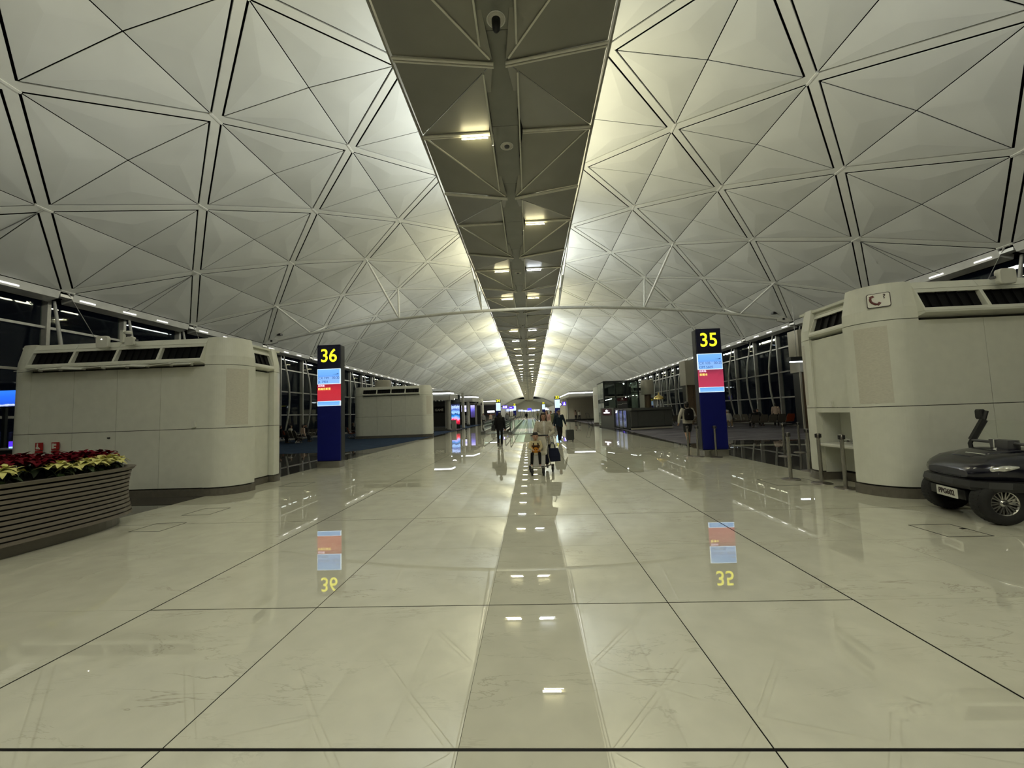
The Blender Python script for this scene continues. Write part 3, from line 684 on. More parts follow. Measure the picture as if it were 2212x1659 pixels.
# ================================================================== SERVICE PODS
def service_pod(label, loc, sx=1, sc=1.0, L=5.62, D=2.45, alcove=False, group=None, detail=True):
    root = thing('service_pod', label, 'service pod', loc, 0, group, sc)
    CW = 0.74; ZP, Z1, Z2, ZT = 0.16, 1.50, 2.95, 3.60
    def X(x): return sx*x
    def ext(b, poly, z0, z1, top=None):
        P = [(X(x), y) for x, y in poly]; T = P if top is None else [(X(x), y) for x, y in top]
        n = len(P); v = [(x, y, z0) for x, y in P]+[(x, y, z1) for x, y in T]
        b.add(v, [tuple(range(n-1, -1, -1)), tuple(range(n, 2*n))]); 
        b.add(v, [(i, (i+1) % n, n+(i+1) % n, n+i) for i in range(n)], False); return b
    def corner(cx, cy, ox, oy, arcs=20):
        """footprint of a rounded corner column; (cx,cy) outer corner, ox/oy point inwards"""
        r = .58; c = (cx+ox*r, cy+oy*r); pts = [(cx+ox*CW, cy+oy*.0), ]
        for i in range(arcs+1):
            a = PI/2*i/arcs; pts.append((c[0]-ox*r*math.sin(a), c[1]-oy*r*math.cos(a)))
        pts += [(cx, cy+oy*.66), (cx+ox*.45, cy+oy*.66), (cx+ox*CW, cy+oy*.30)]
        return pts
    SB = 0.26
    corners = [(0, 0, -1, 1), (-SB, D, -1, -1), (-L, 0, 1, 1), (-L, D, 1, -1)]
    for ci, (cx, cy, ox, oy) in enumerate(corners):
        P = corner(cx, cy, ox, oy); ic = (cx+ox*CW, cy+oy*.6)
        def scl(f): return [(ic[0]+(x-ic[0])*f, ic[1]+(y-ic[1])*f) for x, y in P]
        ext(MB(), scl(1.0), ZP+.025, Z1-.006).build('column_casing', 'pod_white', root)
        ext(MB(), scl(1.0), Z1+.006, Z2-.004).build('column_casing', 'pod_white', root)
        b = MB(); ext(b, scl(1.0), Z2+.008, 3.16, scl(.985)); ext(b, scl(.985), 3.16, ZT, scl(.86)); b.build('column_head', 'pod_white', root)
        ext(MB(), scl(1.035), 0.0, ZP).build('plinth', 'plinth_stone', root)
        ext(MB(), scl(.94), ZP, Z2+.02).build('column_core', 'pod_shadow_gap', root)
        if ci == 0 or (ci == 1 and alcove):   # perforated speaker grille wrapped round the column
            c = (cx+ox*.58, cy+oy*.58); r = .583; v = []; n = 8
            a0, a1 = (R_(30), R_(76)) if ci == 0 else (R_(40), R_(80))
            for i in range(n+1):
                a = a0+(a1-a0)*i/n; px, py = c[0]-ox*r*math.sin(a), c[1]-oy*r*math.cos(a)
                v += [(X(px), py, 1.56), (X(px), py, 2.86)]
            b = MB(); b.add(v, [(2*i, 2*i+2, 2*i+3, 2*i+1) for i in range(n)], True); b.build('perforated_panel', 'perforated', root)
    def face(mp, u0, u1, n, end=False):
        du = (u1-u0)/n
        def q(b, u_0, u_1, poly):      # poly of (v,z), extruded along u
            m = len(poly); v = [mp(u_0, a, z) for a, z in poly]+[mp(u_1, a, z) for a, z in poly]
            b.add(v, [tuple(range(m-1, -1, -1)), tuple(range(m, 2*m))]+[(i, (i+1) % m, m+(i+1) % m, m+i) for i in range(m)]); return b
        R4 = lambda v0, v1, z0, z1: [(v0, z0), (v1, z0), (v1, z1), (v0, z1)]
        for i in range(n):
            a, c = u0+du*i+.004, u0+du*(i+1)-.004
            if end and alcove:
                q(MB(), a, c, R4(-.03, 0.10, Z1+.006, Z2-.03)).build('wall_panel', 'pod_white', root)
                q(MB(), a, c, R4(-.03, 0.10, 1.40, Z1-.006)).build('alcove_lintel', 'pod_white', root)
                q(MB(), a, c, R4(-.37, -.34, .81, 1.40)).build('alcove_back', 'pod_white', root)
                q(MB(), a, c, R4(-.36, -.34, ZP+.03, .66)).build('alcove_apron', 'pod_white', root)
                b = MB(); q(b, a+.005, c-.005, [(-.34, .70), (.12, .70), (.155, .72), (.155, .75), (.12, .77), (-.34, .77)]); b.build('shelf', 'white_plastic', root)
                q(MB(), a-.01, a+.02, R4(-.34, .02, ZP, 1.40)).build('alcove_side', 'pod_white', root)
                q(MB(), c-.02, c+.01, R4(-.34, .02, ZP, 1.40)).build('alcove_side', 'pod_white', root)
                q(MB(), a, c, R4(-.40, -.30, 0, ZP)).build('plinth', 'plinth_stone', root)
            else:
                q(MB(), a, c, R4(-.03, 0, ZP+.025, Z1-.006)).build('wall_panel', 'pod_white', root)
                q(MB(), a, c, R4(-.03, 0, Z1+.006, Z2-.03)).build('wall_panel', 'pod_white', root)
        if not (end and alcove): q(MB(), u0-.02, u1+.02, R4(-.08, .015, 0, ZP)).build('plinth', 'plinth_stone', root)
        # louvred head: ledge, sloping frames with dark slats, fascia
        q(MB(), u0, u1, [(-.05, 2.965), (.155, 3.015), (.155, 3.045), (-.05, 3.045)]).build('ledge', 'pod_white', root)
        for i in range(n):
            a, c = u0+du*i, u0+du*(i+1)
            b = MB(); q(b, a, c, [(.14, 3.05), (.125, 3.10), (-.08, 3.10), (-.08, 3.05)]); q(b, a, c, [(.012, 3.385), (-.012, 3.45), (-.12, 3.45), (-.12, 3.385)])
            for e0, e1 in ((a, a+.028), (c-.028, c)): q(b, e0, e1, [(.125, 3.10), (.012, 3.385), (-.09, 3.385), (-.03, 3.10)])
            fr = b.build('louvre_frame', 'pod_white', root)
            q(MB(), a+.03, c-.03, [(.045, 3.10), (-.05, 3.385), (-.07, 3.385), (.025, 3.10)]).build('louvre_backing', 'louvre_black', fr)
            b = MB()
            for k in range(1, 6):
                u = a+.03+(du-.06)*k/6; q(b, u-.006, u+.006, [(.085, 3.10), (-.015, 3.385), (-.05, 3.385), (.045, 3.10)])
            tag(b.build('louvre_fin', 'louvre_black', fr), kind='stuff')
            q(MB(), a+.003, c-.003, [(-.012, 3.455), (-.09, 3.585), (-.2, 3.585), (-.2, 3.455)]).build('fascia', 'pod_white', root)
    face(lambda u, v, z: (X(u), -v+.02, z), -L+CW, -CW, 4)
    face(lambda u, v, z: (X(u), D-.02+v, z), -L+CW, -CW-SB, 4)
    face(lambda u, v, z: (X(v-.40), u, z), .66, D-.66, 1, True)
    b = MB()
    cx0, cx1 = (-L+.5, -.85) if alcove else (-L+.5, -.47)
    b.box((X((cx0+cx1)/2), D/2, 1.62), (cx1-cx0, D-.16, 2.95)); b.build('core', 'pod_shadow_gap', root)
    MB().box((X(-L/2-.1), D/2, 3.555), (L-.55, D-.5, .05)).build('roof_sheet', 'pod_white', root)
    return root

podL = service_pod('large off-white louvred service pod behind the flower planter', (-6.2, 8.92, 0), 1, 1.0, L=5.66)
podR = service_pod('large off-white louvred service pod with the phone alcove, behind the dark buggy', (6.2, 6.96, 0), -1, 1.0, L=5.66, D=2.6, alcove=True)
podF = service_pod('white louvred service pod on the blue carpet, beyond the gate 36 pylon', (-7.42, 31.9, 0), 1, 1.14, L=5.5)
podG = service_pod('white service pod past the restaurant counter, below the lit shop canopy on the right', (7.9, 47.5, 0), -1, 1.2, L=5.5)
podH = service_pod('far white service pod beside the left moving walkway, next to the shuttered shop', (-7.6, 70.0, 0), 1, 1.2, L=5.5)
# details that belong to the left pod
for i in range(8):
    b = MB(); x = -10.95+.52*i; lw = .21 if i % 2 else .27
    m = Matrix.Rotation(R_(14+5*(i % 3)), 3, 'X') @ Matrix.Rotation(R_(4*((i % 3)-1)), 3, 'Y')
    b.box((x+6.2, -.145, 2.985), (lw*2, .22, .018), mtx=m); b.box((x+6.2+lw*.7, -.10, 2.96), (.03, .06, .06)); b.build('air_flap', 'white_plastic', podL)
for i, (x, ttl) in enumerate(((-10.80, 0), (-10.41, 1))):
    t = thing('fire_sign', ('small red fire-point sign with white hand and bell, on the left pod' , 'small red fire-hose sign with white hose emblem, on the left pod')[i], 'sign', (x, 8.895, 1.22))
    MB().box((0, 0, 0), (.18, .012, .17)).build('plate', 'fire_red', t)
    b = MB()
    if i == 0:
        b.box((-.035, -.008, .03), (.03, .004, .08)); b.lathe([(.038, -.007), (.038, -.012), (.001, -.012)], (-.03, 0, -.035), 12, 'Y') if False else b.box((-.03, -.008, -.035), (.075, .004, .05)); b.box((.02, -.008, -.05), (.02, .004, .03))
    else:
        b.box((-.05, -.008, .0), (.045, .004, .12)); b.box((.0, -.008, .03), (.06, .004, .045)); b.box((-.0, -.008, -.035), (.05, .004, .03))
    b.build('emblem', 'sign_white', t)
    MB().box((0, 0.002, -.125), (.18, .012, .045)).build('caption_plate', 'fire_red', t)
for i, (x, z) in enumerate(((-9.18, 1.36), )):
    tag(MB().box((x, 8.93, z), (.05, .03, .03)).build('wall_socket', 'black_plastic'), 'tiny dark socket right of the red fire signs on the left pod', 'socket')
# small fittings on the pods
def small_box(name, label, cat, loc, dims, material='white_plastic', rz=0):
    t = thing(name, label, cat, loc, rz)
    b = MB(); w_, d_, h_ = dims; r = min(w_, h_)*.22
    pts = []
    for (cx, cz, a0) in ((w_/2-r, h_/2-r, 0), (-w_/2+r, h_/2-r, 90), (-w_/2+r, -h_/2+r, 180), (w_/2-r, -h_/2+r, 270)):
        for k in range(4): a = R_(a0+30*k); pts.append((cx+r*math.cos(a), cz+r*math.sin(a)))
    rings = [[(x*f, y, z*f) for x, z in pts] for y, f in ((d_/2, .9), (d_/2-.01, 1), (-d_/2+.015, 1), (-d_/2, .92))]
    b.loft(rings, True, False); b.build('housing', material, t)
    return t
t = small_box('wireless_antenna', 'rounded white wireless antenna box above the second louvre of the left pod', 'antenna', (-9.26, 8.80, 3.55), (.30, .07, .28))
MB().box((0, .09, -.06), (.05, .12, .05)).build('bracket', 'white_plastic', t); MB().box((0.0, -.038, .06), (.02, .006, .012)).build('led', 'light_small', t)
t = small_box('wireless_antenna', 'small square wireless antenna box above the third louvre of the left pod', 'antenna', (-8.63, 8.82, 3.55), (.22, .07, .20))
MB().box((.12, .03, .02), (.04, .05, .04)).build('bracket', 'grey_plastic', t)
t = small_box('wireless_antenna', 'square white antenna box on top of the right pod', 'antenna', (8.30, 6.88, 3.56), (.27, .09, .26))
MB().box((-.15, .04, 0), (.05, .06, .04)).build('bracket', 'grey_plastic', t)
t = thing('security_camera', 'white dome security camera on a short post on top of the left pod', 'camera', (-8.98, 8.98, 3.575))
MB().box((0, 0, .13), (.07, .07, .28)).build('post', 'white_plastic', t)
MB().tube([(0.02, 0, .22), (.16, -.02, .22)], .03, 8).build('arm', 'white_plastic', t)
b = MB(); b.lathe([(.02, .25), (.06, .235), (.07, .20), (.06, .17)], (.16, -.02, 0), 14); b.build('hood', 'white_plastic', t)
b = MB(); b.ball((.16, -.02, .165), (.055, .055, .05)); b.build('dome', 'grey_plastic', t)
for i, (x, z, nm) in enumerate(((-7.16, 1.60, 'small white card reader beside the corner column of the left pod'), )):
    tag(small_box('card_reader', nm, 'card reader', (x, 8.92, z), (.09, .06, .14)), nm, 'card reader')
# phone sign, telephone and access fittings on the right pod
a = R_(37)
t = thing('phone_sign', 'white plate with a dark red telephone handset and question mark on the right pod', 'sign', (6.2+.58-.560*math.sin(a), 6.96+.58-.560*math.cos(a), 3.31), -a); t.rotation_euler = (-R_(11), 0, -a)
def rrect(w_, h_, r):
    pts = []
    for (cx, cz, a0) in ((w_/2-r, h_/2-r, 0), (-w_/2+r, h_/2-r, 90), (-w_/2+r, -h_/2+r, 180), (w_/2-r, -h_/2+r, 270)):
        for k in range(4): q = R_(a0+30*k); pts.append((cx+r*math.cos(q), cz+r*math.sin(q)))
    return pts
def plate(b, pts, y0, y1):
    n = len(pts); b.add([(x, y0, z) for x, z in pts]+[(x, y1, z) for x, z in pts], [tuple(range(n-1, -1, -1)), tuple(range(n, 2*n))]+[(i, (i+1) % n, n+(i+1) % n, n+i) for i in range(n)])
b = MB(); plate(b, rrect(.31, .26, .03), 0, .012); b.build('border', 'sign_dark_ink', t)
b = MB(); plate(b, rrect(.288, .238, .027), -.003, .0); b.build('plate', 'sign_white', t)
b = MB(); arc = [(-.10, .06), (-.105, .03), (-.10, -.01), (-.075, -.045), (-.04, -.07), (-.01, -.075)]
b.tube([(x, -.006, z) for x, z in arc], [.012, .02, .018, .018, .02, .012], 6)
b.box((-.085, -.006, .07), (.06, .006, .04), mtx=Matrix.Rotation(R_(-25), 3, 'Y')); b.box((.0, -.006, -.065), (.06, .006, .04), mtx=Matrix.Rotation(R_(-50), 3, 'Y')); b.build('handset', 'phone_maroon', t)
text('?', 'question_mark', .11, (.075, -.008, .055), 'sign_dark_ink', t, bold=.003)
t = thing('telephone', 'low white desk telephone lying on the alcove shelf of the right pod', 'telephone', (6.78, 8.50, .772), R_(80))
b = MB(); b.loft([[(x, y, z) for x, y in ((-.11, -.09), (.11, -.09), (.11, .09), (-.11, .09))] for z in (0, .03)], True, False); b.build('base', 'white_plastic', t)
b = MB(); b.tube([(-.10, 0, .06), (-.06, 0, .075), (.06, 0, .075), (.10, 0, .06)], [.028, .018, .018, .028], 8); b.build('handset', 'white_plastic', t)
t = small_box('card_reader', 'small white switch plate above the phone alcove', 'switch', (6.49, 8.45, 1.57), (.07, .05, .13), rz=-PI/2)

# ================================================================== GATE PYLONS
def pylon(num, label, loc, txt, white, yellow, red='screen_red', sc=1.0):
    t = thing('gate_pylon', label, 'gate sign', loc, 0, 'gate number pylons', sc)
    W_ = .79
    MB().box((0, .16, 2.16), (W_+.02, .27, 3.96)).build('casing', 'sign_black', t)
    MB().box((0, .0, 1.15), (W_, .05, 1.84)).build('lower_panel', 'sign_navy', t)
    MB().box((0, .0, 3.755), (W_, .05, .81)).build('number_panel', 'sign_face_dark', t)
    text(num, 'gate_number', .63, (0, -.028, 3.77), 'digit_yellow', t, bold=.006, sx=.94)
    MB().box((0, .10, .205), (W_+.06, .42, .025)).build('base_plate', 'stainless', t)
    MB().box((0, .12, .10), (W_-.02, .36, .20)).build('plinth', 'stainless', t)
    MB().box((0, .0, 3.075), (W_, .05, .52)).build('screen_frame', 'screen_frame', t)
    MB().box((0, .0, 2.155), (W_, .05, .165)).build('screen_frame', 'screen_frame', t)
    MB().box((0, -.027, 3.075), (W_-.03, .004, .49)).build('screen', 'screen_sky', t)
    MB().box((0, -.002, 2.525), (W_, .05, .57)).build('screen', red, t)
    MB().box((0, -.027, 2.155), (W_-.03, .004, .135)).build('screen', 'screen_blue_band', t)
    text(txt[0], 'flight_number', .115, (-.36, -.032, 3.02), 'screen_text', t, align='LEFT')
    text(txt[1], 'flight_number', .115, (-.36, -.032, 2.89), 'screen_text', t, align='LEFT')
    text(txt[2], 'departure_time', .115, (.375, -.032, 3.02), 'screen_text', t, align='RIGHT')
    text(white, 'boarding_text', .075, (-.37, -.032, 2.755), 'screen_white', t, align='LEFT')
    text(yellow, 'destination_text', .088, (-.37, -.032, 2.645), 'screen_yellow', t, align='LEFT')
    # a small aircraft tail printed on the upper display
    b = MB(); b.add([(.12, -.03, 3.145), (.26, -.03, 3.15), (.33, -.03, 3.185), (.34, -.03, 3.15), (.37, -.03, 3.145), (.30, -.03, 3.135)], [(0, 1, 2, 3, 4, 5)]); b.build('aircraft_print', 'screen_text', t)
    return t
pylon('36', 'tall navy gate pylon with yellow number 36, in front of the left window wall', (-6.365, 13.55, 0), ('CX 749', 'JL 7901', '00:30'), '目的地', '約翰尼斯堡')
pylon('35', 'tall navy gate pylon with yellow number 35, beside the belt posts', (6.375, 13.52, 0), ('CX 105', 'OM 5605', '00:25'), '目的地', '墨爾本', 'screen_rose')
def far_pylon(num, label, loc, sc):
    t = thing('gate_pylon', label, 'gate sign', loc, 0, None, sc)
    W_ = .79
    MB().box((0, .16, 1.95), (W_+.02, .27, 3.9)).build('casing', 'sign_black', t)
    MB().box((0, 0, 1.0), (W_, .05, 2.0)).build('lower_panel', 'sign_navy', t)
    text(num, 'gate_number', .62, (0, -.03, 3.72), 'digit_yellow', t, bold=.012)
    MB().box((0, 0, 2.72), (W_-.04, .05, 1.3)).build('screen_frame', 'screen_frame', t)
    MB().box((0, -.03, 2.72), (W_-.16, .01, 1.18)).build('screen', 'pale_blue_glow', t)
    return t
far_pylon('34', 'distant gate pylon with yellow number 34 on the left', (-5.3, 74, 0), 1.07)
far_pylon('33', 'distant gate pylon with yellow number 33 on the right', (5.35, 73, 0), 1.13)
far_pylon('32', 'faintest far gate pylon with a white-blue screen on the left', (-5.2, 150, 0), 1.3)
far_pylon('31', 'faintest far gate pylon with a pale screen on the right', (5.2, 142, 0), 1.3)

# ================================================================== BELT POSTS
def stanchion(label, x, y, group='belt posts'):
    t = thing('belt_post', label, 'belt post', (x, y, 0), 0, group)
    MB().lathe([(.18, 0), (.18, .008), (.165, .018), (.05, .028), (.036, .04)], n=24).build('base', 'stainless_dark', t)
    MB().lathe([(.034, .02), (.034, .90)], n=16).build('post', 'stainless', t)
    b = MB(); b.lathe([(.040, .90), (.040, .985), (.034, .995), (.001, .995)], n=16); b.build('head', 'stainless_dark', t)
    b = MB()
    for a in range(4): b.box((.042*math.cos(a*PI/2), .042*math.sin(a*PI/2), .945), (.03, .03, .075), rz=a*PI/2)
    b.build('belt_slot', 'black_plastic', t)
    return t
stanchion('steel belt post nearest gate pylon 35, in front of the pod alcove', 5.92, 9.02)
stanchion('steel belt post in the middle of the three by the phone alcove', 6.20, 8.50)
stanchion('steel belt post closest to the buggy and the pod column', 6.25, 7.95)
stanchion('steel belt post at the left rear of gate pylon 35', 5.60, 13.75)
stanchion('steel belt post close to the left side of gate pylon 35', 5.82, 13.55)
stanchion('steel belt post standing against the front of gate pylon 35', 6.26, 13.25)
stanchion('belt post peeking out behind the pod pillar, only its base clear', 7.0, 10.05)
p1 = stanchion('far belt post at the left end of the black belt, on the violet carpet', 8.25, 13.05)
p2 = stanchion('far belt post at the right end of the black belt, on the violet carpet', 9.25, 13.9)
b = MB(); b.beam((8.30, 13.09, .945), (9.20, 13.86, .945), .004, .05); tag(b.build('barrier_belt', 'black_plastic'), 'black barrier belt stretched between two far posts', 'belt', )

# ================================================================== PLANTER
PC = (-7.30, 5.40)
def superell(ax, ay, z, n=56, e=3.0):
    out = []
    for k in range(n):
        a = 2*PI*k/n; c, s = math.cos(a), math.sin(a)
        out.append((ax*math.copysign(abs(c)**(2/e), c), ay*math.copysign(abs(s)**(2/e), s), z))
    return out
planter = thing('flower_planter', 'curved brown slatted planter filled with red and cream poinsettias', 'planter', (PC[0], PC[1], 0))
AX, AY = 1.22, 1.68
def ring(b, ax0, ay0, z0, ax1, ay1, z1, t):
    o0, o1 = superell(ax0, ay0, z0), superell(ax1, ay1, z1); i0, i1 = superell(ax0-t, ay0-t, z0), superell(ax1-t, ay1-t, z1); n = len(o0)
    v = o0+o1+i1+i0
    b.add(v, [(r*n+i, r*n+(i+1) % n, ((r+1) % 4)*n+(i+1) % n, ((r+1) % 4)*n+i) for r in range(4) for i in range(n)], False)
NS = 11; zb, zt = .165, .885; dz = (zt-zb)/NS
def psc(z): return 1-.045*math.sin(PI*min(1, max(0, (z-.10)/.95)))
for i in range(NS):
    z0 = zb+dz*i; z1 = z0+dz-.021; f0, f1 = psc(z0), psc(z1)
    b = MB(); ring(b, AX*f0, AY*f0, z0, AX*f1, AY*f1, z1, .03); b.build('slat', 'planter_slat', planter)
b = MB(); ring(b, AX*.985, AY*.99, zt+.004, AX*1.01, AY*1.008, zt+.05, .11); b.build('rim', 'planter_slat', planter)
b = MB(); b.loft([superell(AX*.915, AY*.925, .15), superell(AX*.915, AY*.925, .88)], True, False); b.build('liner', 'planter_core', planter)
b = MB(); b.loft([superell(AX*.88, AY*.90, 0.0), superell(AX*.88, AY*.90, .145)], True, False); b.build('plinth', 'planter_plinth', planter)
b = MB(); b.loft([superell(AX*.90, AY*.93, .88), superell(AX*.88, AY*.92, .905)], True, False); b.build('soil', 'soil', planter)
def leaf_mesh(name, L, W_, material, droop=.25):
    v = []; prof = [(0, .02), (.22, .62), (.5, 1.0), (.75, .62), (1.0, .03)]
    for t, wv in prof:
        z = .10*L*math.sin(t*PI)-droop*L*t*t
        v += [(t*L, -W_/2*wv, z+.10*W_*wv), (t*L, 0, z), (t*L, W_/2*wv, z+.10*W_*wv)]
    f = []
    for i in range(4): f += [(3*i, 3*i+3, 3*i+4, 3*i+1), (3*i+1, 3*i+4, 3*i+5, 3*i+2)]
    me = bpy.data.meshes.new(name); me.from_pydata(v, [], f); me.materials.append(MATS[material]); me.polygons.foreach_set('use_smooth', [True]*len(f)); return me
LM = {('cream', 0): leaf_mesh('bract', .155, .095, 'leaf_cream', .35), ('cream', 1): leaf_mesh('bract', .10, .062, 'leaf_cream', .15),
      ('red', 0): leaf_mesh('bract', .17, .10, 'leaf_red', .30), ('red', 1): leaf_mesh('bract', .11, .065, 'leaf_red', .1), ('green', 0): leaf_mesh('leaf', .14, .08, 'leaf_green', .5)}
def poinsettia(colour, x, y, z, label, group, seed):
    rnd = random.Random(seed)
    t = thing('poinsettia', label, 'flower', (x, y, z), rnd.uniform(0, 6), group)
    heads = [(0, 0, .17)]+[(.10*math.cos(a+rnd.random()), .10*math.sin(a+rnd.random()), .12+.03*rnd.random()) for a in (0, 2.1, 4.2)]
    st = MB()
    for (hx, hy, hz) in heads: st.tube([(0, 0, -.04), (hx*.6, hy*.6, hz*.6), (hx, hy, hz-.01)], .006, 4)
    st.build('stem', 'leaf_green', t)
    for hi, (hx, hy, hz) in enumerate(heads):
        n0 = 6 if hi == 0 else 5
        for lay, n, el in ((0, n0, .05), (1, 4 if hi == 0 else 3, .55)):
            for k in range(n):
                o = bpy.data.objects.new('bract', LM[(colour, lay)]); C.objects.link(o); o.parent = t
                o.location = (hx, hy, hz+.012*lay); o.rotation_euler = (rnd.uniform(-.25, .25), -el-rnd.uniform(-.25, .3), 2*PI*k/n+rnd.uniform(-.3, .3))
    for k in range(7):
        o = bpy.data.objects.new('leaf', LM[('green', 0)]); C.objects.link(o); o.parent = t
        a = rnd.uniform(0, 6.28); o.location = (.04*math.cos(a), .04*math.sin(a), rnd.uniform(.02, .09)); o.rotation_euler = (rnd.uniform(-.3, .3), rnd.uniform(-.1, .5), a)
k = 0
front = []
for a in [R_(d) for d in (-64, -52, -40, -29, -18, -7, 4, 15, 26, 37, 48, 58, 68, 80, 94, 110)]:
    c, s = math.cos(a), math.sin(a)
    front.append((PC[0]+(AX-.26)*math.copysign(abs(c)**(2/3), c), PC[1]+(AY-.26)*math.copysign(abs(s)**(2/3), s)))
pts_c = [front[0]]
for p in front[1:]:
    if (p[0]-pts_c[-1][0])**2+(p[1]-pts_c[-1][1])**2 > .035: pts_c.append(p)
ORD = ['first', 'second', 'third', 'fourth', 'fifth', 'sixth', 'seventh', 'eighth', 'ninth', 'tenth', 'eleventh', 'twelfth', 'thirteenth', 'fourteenth', 'fifteenth', 'sixteenth']
for ic, (x, y) in enumerate(reversed(pts_c)):
    poinsettia('cream', x+random.uniform(-.03, .03), y+random.uniform(-.03, .03), .905+random.uniform(-.01, .03), 'cream poinsettia at the slatted planter edge, '+ORD[ic]+' from its far end', 'cream poinsettias along the planter edge', 100+k); k += 1
for gy in range(8):
    for gx in range(5):
        x = PC[0]+.62-.27*gx+.1*(gy % 2); y = PC[1]-1.25+.36*gy
        if abs((x-PC[0])/.86)**3+abs((y-PC[1])/1.34)**3 > 1: continue
        poinsettia('red', x+random.uniform(-.04, .04), y+random.uniform(-.04, .04), .965+random.uniform(0, .05), 'dark red poinsettia in the middle of the slatted planter', 'red poinsettias inside the planter', 200+k); k += 1

# ================================================================== BUGGY
bg = thing('electric_buggy', 'dark navy open electric buggy with number plate PPG602, parked in front of the right pod', 'buggy', (6.40, 5.92, 0), PI-R_(13))
def section(x, w_, z0, z1, n=16, e=3.2):
    out = []
    for k in range(n):
        a = 2*PI*k/n; c, s = math.cos(a), math.sin(a)
        out.append((x, w_*math.copysign(abs(c)**(2/e), c), (z0+z1)/2+(z1-z0)/2*math.copysign(abs(s)**(2/e), s)))
    return out
b = MB(); b.loft([section(-.62, .58, .40, .90), section(-.30, .59, .44, .895), section(-.12, .57, .47, .87), section(.03, .55, .50, .83), section(.13, .51, .51, .775), section(.20, .45, .53, .71), section(.23, .36, .55, .66)]); b.build('cowl', 'buggy_navy', bg)
b = MB(); b.loft([section(-.62, .30, .875, .915, e=2.4), section(-.30, .32, .87, .912, e=2.4), section(-.10, .28, .82, .885, e=2.4), section(.06, .20, .77, .825, e=2.4)]); b.build('hood_ridge', 'buggy_navy', bg)
b = MB()
for k in range(6): b.box((.205-.010*k, 0, .565+.026*k), (.06, .46-.01*k, .012))
b.build('grille', 'black_plastic', bg)
def bumper_ring(off, z): 
    return [(x+off, y, z) for x, y in ()]
outer = [(-.30, .61), (-.05, .60), (.14, .54), (.25, .42), (.29, .2), (.30, 0)]; outer = outer+[(x, -y) for x, y in outer[-2::-1]]
inner = [(x-.10, y*.86) for x, y in outer]
b = MB(); rings = []
for (o, i_) in zip(outer, inner): rings.append([(o[0], o[1], .42), (o[0]+.02, o[1]*1.02, .46), (o[0], o[1], .535), (i_[0], i_[1], .545), (i_[0], i_[1], .42)])
b.loft(rings, True, False); b.build('bumper', 'black_plastic', bg)
for s in (-1, 1):
    b = MB(); pts = [(.175, s*.33, .625, .035), (.15, s*.42, .645, .052), (.07, s*.50, .675, .052), (-.06, s*.552, .71, .035), (-.15, s*.568, .725, .01)]
    rings = []
    for (x, y, z, r) in pts: rings.append([(x+.028*math.cos(t)*.6, y+s*.028*math.cos(t), z+r*math.sin(t)) for t in [2*PI*i/8 for i in range(8)]])
    b.loft(rings); b.build('headlight', 'headlamp', bg)
def wheel(x, y, s, steer=0):
    t_r = .268; hw = .105
    b = MB(); prof = [(.150, -hw*.8), (.19, -hw), (.24, -hw), (.262, -hw*.75), (t_r, -hw*.35), (t_r, hw*.35), (.262, hw*.75), (.24, hw), (.19, hw), (.150, hw*.8)]
    b.lathe(prof, (0, 0, 0), 36, 'Y', cap=False)
    for k in range(36):
        a = 2*PI*k/36; m = Matrix.Rotation(-a, 3, 'Y')
        for yy in (-.032, .032): b.box(m @ Vector((t_r-.001, 0, 0))+Vector((0, yy, 0)), (.006, .05, .016), mtx=m)
    ty = b.build('tyre', 'rubber', bg); ty.location = (x, y, t_r+.004); ty.rotation_euler = (0, 0, steer)
    b = MB(); o_ = s*hw*.55
    b.lathe([(.155, -hw*.7), (.150, 0), (.158, s*hw*.75), (.145, s*hw*.8), (.138, o_)], (0, 0, 0), 28, 'Y', cap=False)
    for k in range(10):
        for dd in (-.07, .07):
            a = 2*PI*k/10+dd; b.beam((.035*math.cos(a), o_, .035*math.sin(a)), (.145*math.cos(a+dd), o_+s*.012, .145*math.sin(a+dd)), .014, .018, upv=(0, 1, 0))
    b.lathe([(.045, o_-.015), (.045, o_+.015), (.001, o_+.015)], (0, 0, 0), 14, 'Y')
    rim = b.build('rim', 'alloy', ty); 
    b = MB(); b.lathe([(.13, 0), (.13, .004), (.001, .004)], (0, o_-s*.05, 0), 20, 'Y'); b.build('brake_disc', 'black_plastic', ty)
    b = MB(); b.lathe([(.022, o_+s*.014), (.018, o_+s*.03), (.001, o_+s*.03)], (0, 0, 0), 10, 'Y'); b.build('hub_cap', 'black_plastic', ty)
for (x, y, s) in ((0, .44, 1), (0, -.44, -1), (-1.68, .44, 1), (-1.68, -.44, -1)): wheel(x, y, s, R_(4) if x == 0 else 0)
b = MB(); b.box((-.9, 0, .33), (2.3, .62, .12)); b.box((.08, 0, .33), (.26, .50, .16)); b.box((-.35, 0, .42), (.5, 1.06, .06)); b.build('chassis', 'black_plastic', bg)
b = MB(); b.tube([(0, -.36, .27), (0, .36, .27)], .03, 8); b.tube([(-1.68, -.36, .27), (-1.68, .36, .27)], .04, 8); b.build('axle', 'black_plastic', bg)
b = MB(); b.box((.315, .10, .340), (.012, .36, .125)); b.box((.26, .10, .35), (.10, .08, .05)); pl = b.build('number_plate', 'plate_white', bg)
pt_ = text('PPG602', 'plate_lettering', .095, (.3225, .10, .340), 'sign_dark_ink', pl, rz=PI/2, bold=.003, sx=.92)
b = MB(); b.box((-1.2, 0, .46), (1.3, 1.1, .10)); b.box((-1.35, 0, .62), (.75, 1.06, .22)); b.build('rear_body', 'buggy_navy', bg)
